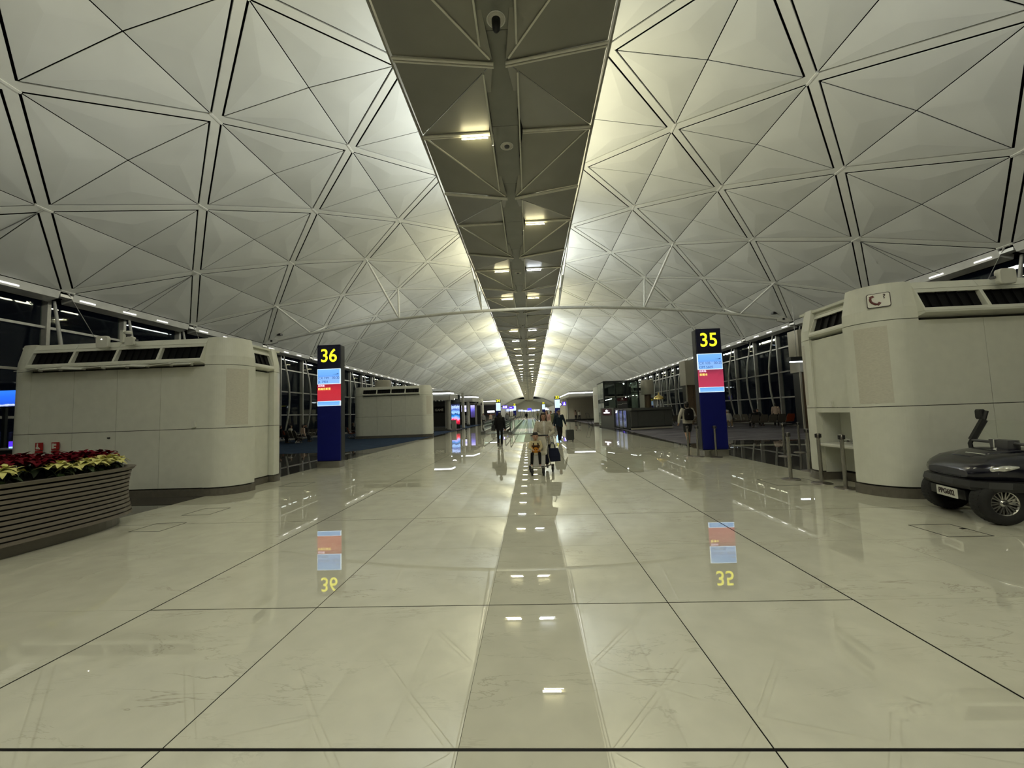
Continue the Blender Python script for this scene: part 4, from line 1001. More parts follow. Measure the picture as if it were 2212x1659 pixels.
b = MB(); b.loft([[(-1.62, -.52, .73), (-1.0, -.52, .73), (-1.0, .52, .73), (-1.62, .52, .73)], [(-1.62, -.52, .80), (-1.0, -.52, .82), (-1.0, .52, .82), (-1.62, .52, .80)]], True, False); b.build('bench_seat', 'grey_plastic', bg)
b = MB(); b.loft([[(-1.72, -.52, .80), (-1.60, -.52, .80), (-1.60, .52, .80), (-1.72, .52, .80)], [(-1.82, -.52, 1.22), (-1.74, -.52, 1.24), (-1.74, .52, 1.24), (-1.82, .52, 1.22)]], True, False); b.build('backrest', 'grey_plastic', bg)
for s in (-1, 1):
    b = MB(); b.tube([(-.42, s*.545, .80), (-.41, s*.55, .93), (-.44, s*.55, .99)], .026, 8); b.beam((-.44, s*.55, .98), (-.60, s*.55, 1.27), .055, .07, upv=(1, 0, 0)); b.tube([(-.60, s*.55, 1.26), (-.645, s*.55, 1.40)], .024, 8); b.build('windscreen_post', 'black_plastic', bg)
    b = MB(); b.beam((-.425, s*.56, .985), (-.585, s*.56, 1.26), .02, .02, upv=(1, 0, 0)); b.build('post_trim', 'grey_plastic', bg)
    b = MB(); b.tube([(-.63, s*.55, 1.36), (-.60, s*.61, 1.32)], .018, 6); b.loft([[(x, s*.63+dy*.055*f, 1.35+dz_*.075*f) for dy, dz_ in ((-1, -.8), (-.8, -1), (.8, -1), (1, -.8), (1, .8), (.8, 1), (-.8, 1), (-1, .8))] for x, f in ((-.585, .8), (-.60, 1), (-.635, 1), (-.65, .85))], True, False); b.build('wing_mirror', 'black_plastic', bg)
b = MB(); b.tube([(-.435, -.55, .975), (-.435, .55, .975)], .02, 8); b.build('cross_rail', 'grey_plastic', bg)
b = MB(); b.box((-.52, 0, 1.13), (.006, 1.04, .32), mtx=Matrix.Rotation(R_(-30), 3, 'Y')); b.build('windscreen', 'windscreen_glass', bg)
b = MB(); b.loft([[(-.50, -.13, .905), (-.36, -.13, .905), (-.36, .13, .905), (-.50, .13, .905)], [(-.48, -.15, 1.02), (-.36, -.15, 1.02), (-.36, .15, 1.02), (-.48, .15, 1.02)]], True, False); b.build('dash_box', 'grey_plastic', bg)
b = MB(); b.tube([(-.352, -.06, .90), (-.352, -.055, 1.02), (-.40, -.055, 1.028)], .006, 6); b.build('cable_tie', 'white_plastic', bg)
b = MB(); b.tube([(-.30, .05, .905), (-.24, .10, .90), (-.22, .17, .888)], .012, 6); b.build('hood_handle', 'white_plastic', bg)
b = MB(); b.tube([(-.85, .28, .70), (-.70, .28, .95)], .02, 8); 
rg = [(-.70+.165*math.cos(t)*.5, .28+.17*math.sin(t), .97+.165*math.cos(t)*.85) for t in [2*PI*i/16 for i in range(17)]]
b.tube(rg, .014, 6, cap=False); b.build('steering_wheel', 'black_plastic', bg)
b = MB(); b.box((-.62, 0, .70), (.06, 1.06, .36)); b.build('dashboard', 'black_plastic', bg)
b = MB()
for i, (x, y0, y1) in enumerate(((-.02, -.02, .30), (-.08, .02, .26))):
    yy = y0
    while yy < y1: b.box((x, yy, .853+.02*(-x*4)), (.018, .022, .004), mtx=Matrix.Rotation(R_(16), 3, 'Y')); yy += .032
b.build('hood_marking', 'plate_white', bg)

# ================================================================== PEOPLE
def blob(name, shapes, voxel, material, parent):
    b = MB()
    for s in shapes:
        if s[0] == 'cap':
            _, p0, r0, p1, r1 = s; p0, p1 = Vector(p0), Vector(p1)
            b.tube([p0, p0*.5+p1*.5, p1], [r0, (r0+r1)/2, r1], 10); b.ball(p0, r0, 10, 6); b.ball(p1, r1, 10, 6)
        elif s[0] == 'ball': b.ball(s[1], s[2], 12, 8)
        elif s[0] == 'loft':
            b.loft([[(c[0]+rx*math.cos(2*PI*k/14), c[1]+ry*math.sin(2*PI*k/14), c[2]) for k in range(14)] for c, rx, ry in s[1]])
    o = b.build(name, material, parent)
    m = o.modifiers.new('Remesh', 'REMESH'); m.mode = 'VOXEL'; m.voxel_size = voxel; m.use_smooth_shade = True
    sm = o.modifiers.new('Smooth', 'SMOOTH'); sm.factor = 0.5; sm.iterations = 2
    return o
def V(*a): return Vector(a)
def person(label, loc, rz=0.0, H=1.7, pose='stand', top='cloth_black', bottom='cloth_black', hair='hair_black', longhair=False, skin='skin', arms=None, legs=None,
           shorts=False, coat=0.0, shoes='shoe_black', vox=.02, nod=0.0, group=None, fat=1.0, shirt=None, name='person', child=False):
    s = H/1.7
    t = thing(name, label, 'person', loc, rz, group, s)
    hs = 1.0 if not child else 1.45
    dz = 0.0; dy = 0.0
    L = {}
    if pose == 'stand': L = {x: (V(x*.09, 0, .92), V(x*.10, -.01, .50), V(x*.11, .02, .09)) for x in (-1, 1)}
    elif pose == 'walk': L = {-1: (V(-.085, 0, .92), V(-.085, -.20, .53), V(-.08, -.24, .09)), 1: (V(.085, 0, .92), V(.09, .02, .50), V(.09, .30, .14))}
    elif pose == 'sit':
        dz = -.40; L = {x: (V(x*.09, .03, .54), V(x*.12, -.40, .53), V(x*.12, -.44, .09)) for x in (-1, 1)}
    if legs: L = legs
    A = arms or {}
    for x in (-1, 1):
        if x not in A: A[x] = (V(x*.235, .02, 1.12+dz), V(x*.245, -.06, .87+dz))
    sh = {x: V(x*.175, .01, 1.385+dz) for x in (-1, 1)}
    nk = V(0, .01, 1.44+dz); hc = V(0, -.012, 1.575+dz)
    rot = Matrix.Rotation(nod, 3, 'X')
    def hd(p): return nk+rot @ (Vector(p)*hs-V(0, .01, 1.44)*hs) + V(0, 0, dz*0)
    def HB(c, r): return ('ball', hd(c), tuple(q*hs for q in (r if isinstance(r, tuple) else (r, r, r))))
    # body: one continuous surface
    body = [HB((0, -.008, 1.585), (.074, .092, .112)), HB((0, -.025, 1.525), (.058, .070, .062)), ('cap', nk-V(0, 0, .05), .052, hd((0, -.005, 1.50)), .050),
            HB((0, -.102, 1.560), (.013, .020, .022)), HB((.077, .005, 1.57), (.014, .022, .032)), HB((-.077, .005, 1.57), (.014, .022, .032)),
            ('loft', [(V(0, 0, .84+dz), .12, .085), (V(0, 0, .98+dz), .125, .085), (V(0, 0, 1.12+dz), .11, .08), (V(0, 0, 1.30+dz), .14, .085), (V(0, .01, 1.42+dz), .10, .06)])]
    for x in (-1, 1):
        el, wr = A[x]; body += [('cap', sh[x], .046, el, .036), ('cap', el, .036, wr, .026)]
        d = (wr-el).normalized(); side = V(1, 0, 0) if abs(d.x) < .8 else V(0, 0, 1); side = (side-d*side.dot(d)).normalized(); nrm = d.cross(side)
        pm = wr+d*.055; body += [('cap', wr, .026, pm, .032)]
        for f, ln in ((-1.5, .058), (-.5, .070), (.5, .066), (1.5, .050)):
            b0 = pm+d*.02+side*f*.015; b1 = b0+d*ln*.55+nrm*.008; b2 = b1+d*ln*.35+nrm*.025; body += [('cap', b0, .0095, b1, .009), ('cap', b1, .009, b2, .008)]
        body += [('cap', wr+d*.025+side*(-x)*.02, .012, wr+d*.075+side*(-x)*.045+nrm*.02, .009)]
        hp, kn, an = L[x]; body += [('cap', hp, .075, kn, .052), ('cap', kn, .052, an, .034), ('cap', an, .036, an+V(0, -.12, -.055), .03)]
    blob('body', body, vox if vox < .015 else vox, skin, t)
    for x in (-1, 1):
        b = MB(); b.ball(hd((x*.031, -.0915, 1.590)), (.0105*hs, .007*hs, .0065*hs), 8, 5); b.build('eye', 'eye_dark', t)
    b = MB(); b.ball(hd((0, -.090, 1.522)), (.022*hs, .010*hs, .007*hs), 8, 5); b.build('mouth', 'lip', t)
    hh = [HB((0, .020, 1.600), (.086, .088, .108)), HB((0, -.008, 1.650), (.080, .088, .062)), HB((0, .03, 1.54), (.075, .07, .08))]
    if longhair:
        for x in (-1, 1): hh += [('cap', hd((x*.070, .015, 1.60)), .034*hs, hd((x*.085, .01, 1.42)), .030*hs)]
        hh += [('cap', hd((0, .07, 1.58)), .06*hs, hd((0, .085, 1.40)), .055*hs)]
    blob('hair', hh, max(vox, .012), hair, t)
    f = fat
    tp = [('loft', [(V(0, .0, .86-coat+dz), .17*f, .12*f), (V(0, 0, .98+dz), .168*f, .122*f), (V(0, 0, 1.12+dz), .160*f, .118*f), (V(0, 0, 1.28+dz), .182*f, .124*f), (V(0, .01, 1.39+dz), .150, .095), (V(0, .01, 1.455+dz), .072, .066)])]
    for x in (-1, 1):
        el, wr = A[x]; tp += [('cap', sh[x], .072*f, el, .060), ('cap', el, .060, wr-(wr-el).normalized()*.015, .046)]
    blob('jacket' if coat or shirt else 'top', tp, vox, top, t)
    if shirt:
        b = MB(); pts = []
        rings = []
        for z, hw, y in ((1.445, .045, -.062), (1.36, .050, -.116), (1.25, .055, -.131), (1.10, .050, -.126), (.98, .035, -.128)):
            rings.append([(-hw, y+.022+dz*0, z+dz), (0, y-.006, z+dz), (hw, y+.022, z+dz), (hw, y+.05, z+dz), (-hw, y+.05, z+dz)])
        b.loft(rings, True, True); b.build('shirt', shirt, t)
    bt = [('loft', [(V(0, .0, L[1][0].z-.08), .135*f, .10*f), (V(0, 0, L[1][0].z+.0), .158*f, .115*f), (V(0, 0, L[1][0].z+.12), .150*f, .112*f)])]
    for x in (-1, 1):
        hp, kn, an = L[x]
        if shorts: bt += [('cap', hp, .098, hp+(kn-hp)*.80, .088)]
        else: bt += [('cap', hp, .092, kn, .068), ('cap', kn, .068, an+(kn-an)*.08, .055)]
    blob('shorts' if shorts else 'trousers', bt, vox, bottom, t)
    for x in (-1, 1):
        an = L[x][2]
        blob('shoe', [('cap', an+V(0, .03, -.045), .042, an+V(0, -.08, -.055), .040), ('cap', an+V(0, -.08, -.055), .040, an+V(0, -.15, -.06), .030)], max(vox, .012), shoes, t)
    return t

# mother, pushing the trolley: left hand forward on the bar, bag on her arm
mother = person('woman in an open cream jacket and white shirt pushing a child in a trolley', (.80, 11.42, 0), R_(4), 1.60, 'walk', 'cloth_cream', 'cloth_black', 'hair_brown', True, 'skin',
       arms={-1: (V(-.27, -.05, 1.12), V(-.10, -.30, 1.02)), 1: (V(.27, -.05, 1.12), V(.10, -.30, 1.02))}, coat=.10, vox=.013, shirt='cloth_white', fat=1.05)
bag = thing('tote_bag', 'large dark navy tote bag hanging at the side of the woman in cream', 'bag', (1.02, 11.12, .27), R_(8), None, .72)
b = MB(); b.loft([[(-.26, -.07, 0), (.26, -.07, .02), (.26, .07, .02), (-.26, .07, 0)], [(-.25, -.09, .2), (.25, -.09, .22), (.25, .09, .22), (-.25, .09, .2)], [(-.20, -.06, .50), (.18, -.06, .50), (.18, .06, .50), (-.20, .06, .50)]], True, False); b.build('bag_body', 'cloth_navy', bag)
for y in (-.05, .05):
    b = MB(); b.tube([(-.12, y, .49), (-.10, y*.8, .62), (-.06, y*.3, .70), (.0, y*.3, .72), (.05, y*.5, .64), (.08, y, .49)], .012, 6); b.build('handle', 'cloth_navy', bag)

# child trolley
tr = thing('child_trolley', 'airport child trolley with pale bucket seat, wire rack and black wheels', 'trolley', (.62, 10.62, 0), R_(-6))
def wheel_small(x, y, r=.075):
    b = MB(); b.lathe([(r*.55, -.018), (r*.95, -.022), (r, 0), (r*.95, .022), (r*.55, .018)], (0, 0, 0), 18, 'X', cap=True); w_ = b.build('wheel', 'rubber', tr); w_.location = (x, y, r)
    b = MB(); b.lathe([(r*.4, -.024), (r*.4, .024)], (0, 0, 0), 12, 'X'); b.build('hub', 'grey_plastic', w_)
    b = MB(); b.box((x, y+.02, r*2+.03), (.07, .07, .06)); b.box((x-.032, y+.01, r+.05), (.01, .05, .12)); b.box((x+.032, y+.01, r+.05), (.01, .05, .12)); b.build('caster_fork', 'black_plastic', tr)
for x, y in ((-.17, -.12), (.12, -.14), (.32, .52), (-.28, .50)): wheel_small(x, y)
b = MB()
for s in (-1, 1):
    x0 = .16*s-.02; x1 = .30*s
    b.tube([(x0, -.14, .20), (x0*1.05, .05, .21), (x1, .50, .20)], .016, 8)
    b.tube([(x1*.9, .42, .21), (x1*.78, .30, .45), (x1*.70, .34, .75), (x1*.72, .48, .98)], .015, 8)
b.tube([(-.19, -.14, .20), (.14, -.14, .20)], .016, 8); b.build('frame', 'stainless', tr)
b = MB(); b.tube([(-.24, .48, .985), (.24, .48, .985)], .021, 10); b.build('handle', 'black_plastic', tr)
b = MB()
for i in range(6): b.box((-.02, -.06+.07*i, .225), (.30, .007, .007))
for i in range(6): b.box((-.15+.052*i, .12, .225), (.007, .40, .007))
b.build('wire_rack', 'stainless', tr)
b = MB(); b.loft([[(-.17, .05, .50), (.17, .05, .50), (.17, .26, .50), (-.17, .26, .50)], [(-.185, .02, .56), (.185, .02, .56), (.19, .30, .58), (-.19, .30, .58)]], True, False)
b.loft([[(-.19, .26, .52), (.19, .26, .52), (.19, .31, .52), (-.19, .31, .52)], [(-.20, .30, .80), (.20, .30, .80), (.20, .35, .80), (-.20, .35, .80)], [(-.15, .33, .96), (.15, .33, .96), (.15, .37, .96), (-.15, .37, .96)]], True, False)
for s in (-1, 1): b.loft([[(s*.18, .0, .52), (s*.205, .0, .52), (s*.205, .30, .52), (s*.18, .30, .52)], [(s*.18, .06, .66), (s*.205, .06, .66), (s*.205, .32, .72), (s*.18, .32, .72)]], True, False)
b.build('bucket_seat', 'beige_clad', tr)
b = MB(); b.loft([[(-.16, -.02, .22), (.16, -.02, .22), (.16, .0, .22), (-.16, .0, .22)], [(-.17, .06, .50), (.17, .06, .50), (.17, .08, .50), (-.17, .08, .50)]], True, False); b.build('leg_shield', 'shop_grey', tr)
child = person('small child in an orange vest with black hair, sitting in the trolley', (.55, 10.80, .19), R_(2), 1.10, 'sit', 'cloth_butter', 'cloth_black', 'hair_black', False, 'skin_pale', vox=.018, nod=R_(14), shoes='shoe_white', child=True,
       legs={-1: (V(-.10, .03, .54), V(-.16, -.24, .54), V(-.19, -.30, .12)), 1: (V(.10, .03, .54), V(.14, -.24, .54), V(.14, -.30, .12))}, arms={-1: (V(-.25, -.06, .80), V(-.14, -.18, .70)), 1: (V(.25, -.06, .80), V(.14, -.18, .70))})
blob('vest', [('loft', [(V(0, -.03, .50), .17, .14), (V(0, -.05, .62), .195, .15), (V(0, -.04, .78), .185, .14), (V(0, -.02, .88), .15, .12)])], .02, 'cloth_orange', child)
for s in (-1, 1):
    b = MB(); b.tube([(s*.09, -.135, .96), (s*.10, -.18, .86), (s*.09, -.20, .76)], .03, 6); b.build('strap', 'cloth_brown', child)
b = MB(); b.tube([(-.15, -.16, .85), (0, -.205, .84), (.15, -.16, .85)], .035, 6); b.build('chest_strap', 'cloth_brown', child)
b = MB(); b.ball((-.05, -.192, .70), (.018, .014, .02)); b.ball((.03, -.192, .70), (.018, .014, .02)); b.build('vest_button', 'cloth_brown', child)

# walking figures
manL = person('man in a black suit seen from behind walking away, left of the moving walkway', (-1.10, 20.4, 0), PI+R_(4), 1.69, 'walk', 'cloth_black', 'cloth_black', 'hair_black', False, 'skin', coat=.08, vox=.013, fat=1.12)
bg1 = thing('shoulder_bag', 'black shoulder bag at the left hip of the man in the black suit', 'bag', (-1.42, 20.38, .78))
b = MB(); b.loft([[(-.10, -.13, 0), (.10, -.13, 0), (.10, .13, 0), (-.10, .13, 0)], [(-.08, -.14, .28), (.08, -.14, .28), (.08, .14, .28), (-.08, .14, .28)]], True, False); b.build('bag_body', 'cloth_charcoal', bg1)
b = MB(); b.tube([(0, -.10, .28), (.10, -.06, .52), (.14, 0, .60), (.10, .06, .52), (0, .10, .28)], .014, 6); b.build('strap', 'cloth_charcoal', bg1)
manR = person('man in dark jacket and glasses walking towards the camera with a suitcase', (1.97, 21.9, 0), R_(6), 1.70, 'walk', 'cloth_teal', 'cloth_black', 'hair_black', False, 'skin', vox=.013, coat=.06, shirt='cloth_grey', fat=1.15,
       arms={-1: (V(-.26, .03, 1.12), V(-.27, -.02, .87)), 1: (V(.28, .06, 1.15), V(.37, .16, .94))})
b = MB()
for x in (-1, 1): b.tube([(x*.031+.022*math.cos(a), -.106, 1.588+.018*math.sin(a)) for a in [2*PI*i/10 for i in range(11)]], .0035, 5, cap=False)
b.build('glasses', 'black_plastic', manR)
sc_ = thing('suitcase', 'dark grey wheeled suitcase pulled by the man in the dark jacket', 'suitcase', (2.52, 22.05, 0), R_(10))
b = MB(); plate(b, rrect(.40, .56, .06), -.12, .12); sb_ = b.build('shell', 'suitcase', sc_); sb_.location = (0, 0, .36)
b = MB()
for x in (-.14, -.07, 0, .07, .14): b.box((x, -.124, 0), (.012, .008, .50))
b.build('shell_rib', 'suitcase', sb_)
for x in (-.15, .15):
    for y in (-.08, .08):
        b = MB(); b.lathe([(.03, -.012), (.03, .012)], (x, y, .032), 10, 'X'); b.box((x, y, .065), (.03, .03, .03)); b.build('caster', 'black_plastic', sc_)
b = MB(); b.tube([(-.08, .08, .62), (-.08, .08, .96), (.08, .08, .96), (.08, .08, .62)], .010, 6); b.build('trolley_handle', 'stainless', sc_)
bp = person('man in shorts with a black backpack seen from behind, left of gate pylon 35', (7.02, 17.45, 0), PI-R_(6), 1.84, 'walk', 'cloth_offwhite', 'cloth_charcoal', 'hair_black', False, 'skin_pale', shorts=True, vox=.013, fat=1.1,
       arms={-1: (V(-.28, .02, 1.13), V(-.20, -.16, .98)), 1: (V(.30, .06, 1.13), V(.33, .0, .90))})
pk = thing('backpack', 'black backpack worn by the man in shorts', 'backpack', (7.00, 17.25, 1.07), PI-R_(6))
b = MB(); b.loft([section_ for section_ in [[(x, y, z) for x, y in [(w_*math.copysign(abs(math.cos(a))**.6, math.cos(a)), d_*math.copysign(abs(math.sin(a))**.6, math.sin(a))+.06) for a in [2*PI*i/16 for i in range(16)]]] for z, w_, d_ in ((0, .14, .08), (.06, .18, .12), (.28, .18, .13), (.42, .16, .11), (.49, .10, .07))]]); b.build('pack_body', 'cloth_black', pk)
b = MB(); b.loft([[(x, y, z) for x, y in [(w_*math.cos(a), .17+d_*math.sin(a)) for a in [2*PI*i/12 for i in range(12)]]] for z, w_, d_ in ((.06, .12, .03), (.14, .13, .06), (.24, .11, .04))]); b.build('front_pocket', 'cloth_black', pk)
b = MB(); b.box((.05, .235, .26), (.03, .008, .03)); b.build('badge', 'cloth_grey', pk)
for s in (-1, 1):
    b = MB(); b.tube([(s*.09, .0, .46), (s*.11, -.10, .52), (s*.12, -.26, .42), (s*.13, -.22, .20), (s*.13, -.05, .06)], .018, 6); b.build('shoulder_strap', 'cloth_black', pk)

person('woman with long dark hair in a pink sweater just behind the woman in cream', (1.52, 27.2, 0), R_(3), 1.74, 'walk', 'cloth_pink', 'cloth_black', 'hair_brown', True, 'skin_pale', vox=.018, fat=1.05)
person('man in an olive jacket with a shoulder strap behind the woman in pink', (2.02, 31.5, 0), R_(5), 1.72, 'walk', 'cloth_olive', 'cloth_black', 'hair_brown', False, 'skin', vox=.02, coat=.06, fat=1.15)
person('woman in a dark coat ahead of the man in black, beside the left walkway', (-2.50, 38.5, .03), PI-R_(8), 1.72, 'walk', 'cloth_black', 'cloth_red', 'hair_black', True, 'skin', vox=.02, coat=.15)
person('woman in grey with long dark hair left of the moving walkways', (-5.55, 52, 0), R_(20), 1.75, 'stand', 'cloth_grey', 'cloth_black', 'hair_black', True, 'skin_pale', vox=.022)
person('person in a pale pink top leaning by the shop under the third canopy', (-5.2, 58, 0), R_(-40), 1.75, 'stand', 'cloth_peach', 'cloth_charcoal', 'hair_black', True, 'skin_pale', vox=.022)
person('person in a grey hooded top walking on the left walkway', (-2.50, 52, .03), PI, 1.70, 'walk', 'cloth_grey', 'cloth_charcoal', 'hair_brown', True, 'skin', vox=.022)
person('person in black riding down the right walkway', (-.35, 84, .04), PI, 1.75, 'walk', 'cloth_black', 'cloth_black', 'hair_black', False, 'skin', vox=.03)
person('far walker in a dark top right of the walkway', (3.5, 52, 0), R_(3), 1.72, 'walk', 'cloth_charcoal', 'cloth_black', 'hair_black', False, 'skin', vox=.03)
person('far walker in navy beside gate pylon 33', (4.35, 60, 0), R_(-3), 1.72, 'walk', 'cloth_navy', 'cloth_black', 'hair_black', False, 'skin', vox=.03)
person('traveller in white sitting by the beige shop wall on the right', (8.8, 70, 0), R_(-30), 1.75, 'stand', 'cloth_white', 'cloth_charcoal', 'hair_black', False, 'skin', vox=.03)
person('traveller standing behind the one in white at the beige shop wall', (8.35, 71.5, 0), R_(30), 1.8, 'stand', 'cloth_peach', 'cloth_charcoal', 'hair_black', True, 'skin', vox=.03)
rnd = random.Random(5)
cols = ['cloth_black', 'cloth_charcoal', 'cloth_navy', 'cloth_grey', 'cloth_olive', 'cloth_brown']
for i, (x, y) in enumerate(((-4.6, 66), (-4.2, 80), (2.6, 68), (3.2, 84), (2.2, 95), (-4.4, 92), (4.0, 110), (-4.2, 118), (2.7, 126), (-2.2, 140))):
    person('small far-off passer-by in dark clothes deep in the hall', (x, y, 0), rnd.choice((0, PI)), 1.74, 'walk', cols[i % 6], 'cloth_black', 'hair_black', i % 3 == 0, 'skin', vox=.035, group='far-off passers-by')

# ================================================================== GATE SEATING
def bench_row(label, loc, rz, colours, group='rows of gate seats'):
    t = thing('gate_bench', label, 'bench', loc, rz, group); n = len(colours); w_ = .60
    b = MB(); b.box((0, 0, .36), (n*w_, .07, .06)); b.build('beam', 'stainless_dark', t)
    for i, c in enumerate(colours):
        x = (i-(n-1)/2)*w_
        b = MB(); b.loft([[(x-.26, -.24, .42), (x+.26, -.24, .42), (x+.26, -.24, .45), (x-.26, -.24, .45)], [(x-.26, 0, .39), (x+.26, 0, .39), (x+.26, 0, .43), (x-.26, 0, .43)], [(x-.25, .24, .38), (x+.25, .24, .38), (x+.25, .24, .42), (x-.25, .24, .42)]], True, False); b.build('seat', c, t)
        b = MB(); b.loft([[(x-.25, .22, .42), (x+.25, .22, .42), (x+.25, .26, .42), (x-.25, .26, .42)], [(x-.27, .33, .75), (x+.27, .33, .75), (x+.27, .37, .75), (x-.27, .37, .75)], [(x-.22, .40, .92), (x+.22, .40, .92), (x+.22, .43, .92), (x-.22, .43, .92)]], True, False); b.build('backrest', c, t)
    for i in range(n+1):
        x = (i-n/2)*w_
        b = MB(); b.tube([(x, .22, .40), (x, .20, .62), (x, -.16, .64), (x, -.20, .40)], .014, 6); b.build('armrest', 'stainless', t)
    for x in (-(n/2-.8)*w_-.1, (n/2-.8)*w_+.1):
        b = MB(); b.tube([(x, 0, .36), (x, -.22, .02)], .02, 6); b.tube([(x, 0, .36), (x, .24, .02)], .02, 6); b.box((x, 0, .015), (.06, .56, .03)); b.build('leg', 'stainless', t)
    return t
T_, O_ = 'seat_taupe', 'seat_orange'
bench_row('taupe gate seats with one orange seat at the right end, past pylon 35', (17.35, 29.6, .006), PI, [O_, T_, T_, T_, T_, T_][:5], None)
bench_row('second row of taupe seats behind the orange-ended row, by the right windows', (17.2, 32.4, .006), 0, [T_]*5, None)
bench_row('left row of taupe seats just past pylon 35 on the violet carpet', (13.9, 31.2, .006), PI, [T_]*4, None)
bench_row('row of seats with an orange end seat behind pylon 36 near the left windows', (-16.9, 29.2, .006), PI-R_(35), [T_, T_, T_, O_], None)
bench_row('row of taupe seats at the left windows, facing the row with the orange seat', (-17.6, 32.0, .006), R_(-35), [T_]*4, None)
bench_row('single orange and taupe seats between pylon 36 and the far left pod', (-14.7, 34.0, .006), PI-R_(60), [O_, T_, T_], None)
bench_row('dim row of taupe seats beside the restaurant counter on the right', (12.9, 38.5, .006), PI, [T_]*4, None)
seated = [(14.6, 29.9, PI*1.1, 'cloth_white', 'cloth_tan', 'hair_grey', 'reclining man in a white shirt at the left end of the seats past pylon 35'),
          (15.6, 32.2, 0, 'cloth_tan', 'cloth_tan', 'hair_grey', 'seated man in tan trousers behind the man in the white shirt'),
          (16.35, 29.75, PI, 'cloth_black', 'cloth_black', 'hair_black', 'seated traveller in black in the middle of the right seat row'),
          (17.9, 32.2, 0, 'cloth_charcoal', 'cloth_black', 'hair_brown', 'seated traveller in charcoal near the right windows'),
          (-17.6, 28.75, PI-R_(35), 'cloth_black', 'cloth_black', 'hair_black', 'seated traveller in black at the left end beside the near left pod'),
          (-17.05, 29.1, PI-R_(35), 'cloth_white', 'cloth_black', 'hair_black', 'seated traveller with a white top by the left windows'),
          (-16.35, 29.5, PI-R_(35), 'cloth_peach', 'cloth_charcoal', 'hair_black', 'seated traveller in a pale top next to the orange seat, left windows'),
          (-17.4, 31.8, R_(-35), 'cloth_charcoal', 'cloth_black', 'hair_black', 'dark-clothed traveller facing the orange seat, left windows'),
          (-14.5, 33.8, PI-R_(60), 'cloth_black', 'cloth_charcoal', 'hair_black', 'traveller in black seated between pylon 36 and the far left pod'),
          (12.4, 38.6, PI*.9, 'cloth_black', 'cloth_black', 'hair_black', 'traveller in black seated behind the man with the backpack')]
for (x, y, rz, tp, bt, hr, lb) in seated:
    person(lb, (x, y, .006), rz, 1.72, 'sit', tp, bt, hr, False, 'skin', vox=.026, shoes='shoe_white' if 'white' in lb else 'shoe_black')
person('standing person in a peach shirt by the seats near the right windows', (18.35, 30.6, .006), R_(150), 1.70, 'stand', 'cloth_peach', 'cloth_black', 'hair_black', False, 'skin', vox=.022)

# ================================================================== MOVING WALKWAYS
def balustrade(t, x, y0, y1, side):
    # glass panels, rounded ends, black handrail, steel skirt
    n = 1
    y = y0+.7; segs = []
    while y < y1-1: segs.append((y, min(y+2.95, y1-.7))); y += 3.0
    for (a, c) in segs[:12]:
        b = MB(); b.box((x, (a+c)/2, .60), (.014, c-a-.02, .72)); b.build('glass_panel', 'green_glass', t)
    if len(segs) > 12:
        b = MB()
        for (a, c) in segs[12:]: b.box((x, (a+c)/2, .60), (.014, c-a-.02, .72))
        o = b.build('glass_panel', 'green_glass', t); o['kind'] = 'stuff'
    b = MB(); b.tube([(x, y0+.75, .28), (x, y0+.35, .32), (x, y0+.12, .50), (x, y0+.06, .70), (x, y0+.18, .90), (x, y0+.5, 1.00), (x, y0+1.0, 1.02), (x, y1, 1.02)], .042, 8); b.build('handrail', 'rubber', t)
    b = MB(); b.tube([(x, y0+.9, .975), (x, y1, .975)], .03, 6); b.build('rail_track', 'stainless', t)
    b = MB(); b.box((x, (y0+y1)/2, .13), (.22, y1-y0, .26)); b.build('skirt', 'stainless_dark', t)
    b = MB(); b.loft([[(x-.16, y0-.35, 0), (x+.16, y0-.35, 0), (x+.16, y0+.5, 0), (x-.16, y0+.5, 0)], [(x-.12, y0-.28, .24), (x+.12, y0-.28, .24), (x+.12, y0+.5, .28), (x-.12, y0+.5, .28)]], True, False); b.build('newel_base', 'counter_dark', t)
def walkway(label, xa, xb, y0, y1):
    t = thing('moving_walkway', label, 'walkway', (0, 0, 0))
    balustrade(t, xa, y0, y1, -1); balustrade(t, xb, y0, y1, 1)
    b = MB(); b.box(((xa+xb)/2, (y0+y1)/2+.5, .012), (xb-xa-.24, y1-y0+.6, .024)); b.build('tread', 'walkway_steel', t)
    b = MB()
    for k in range(5): b.box((xa+.25+(xb-xa-.5)*k/4, (y0+y1)/2+.9, .026), (.035, y1-y0-.4, .006))
    b.build('tread_groove', 'stainless_dark', t)
    b = MB(); b.box(((xa+xb)/2, y0+.28, .014), (xb-xa-.22, .16, .03)); b.build('comb_plate', 'counter_dark', t)
    return t
wr_ = walkway('right moving walkway with green glass sides running down the hall', -1.13, .98, 31.3, 118)
wl_ = walkway('left moving walkway with dark newels, next to the shops', -3.42, -1.62, 33.0, 118)
t = thing('glass_barrier', 'low glass barrier with a steel rail across the right moving walkway', 'barrier', (-.05, 37.0, 0))
b = MB(); b.box((0, 0, .60), (1.95, .014, .80)); b.build('glass_panel', 'green_glass', t)
b = MB(); b.tube([(-1.0, 0, 1.06), (1.0, 0, 1.06)], .035, 8); b.build('top_rail', 'stainless', t)
for x in (-.97, .97):
    b = MB(); b.box((x, 0, .52), (.05, .05, 1.04)); b.build('post', 'stainless', t)

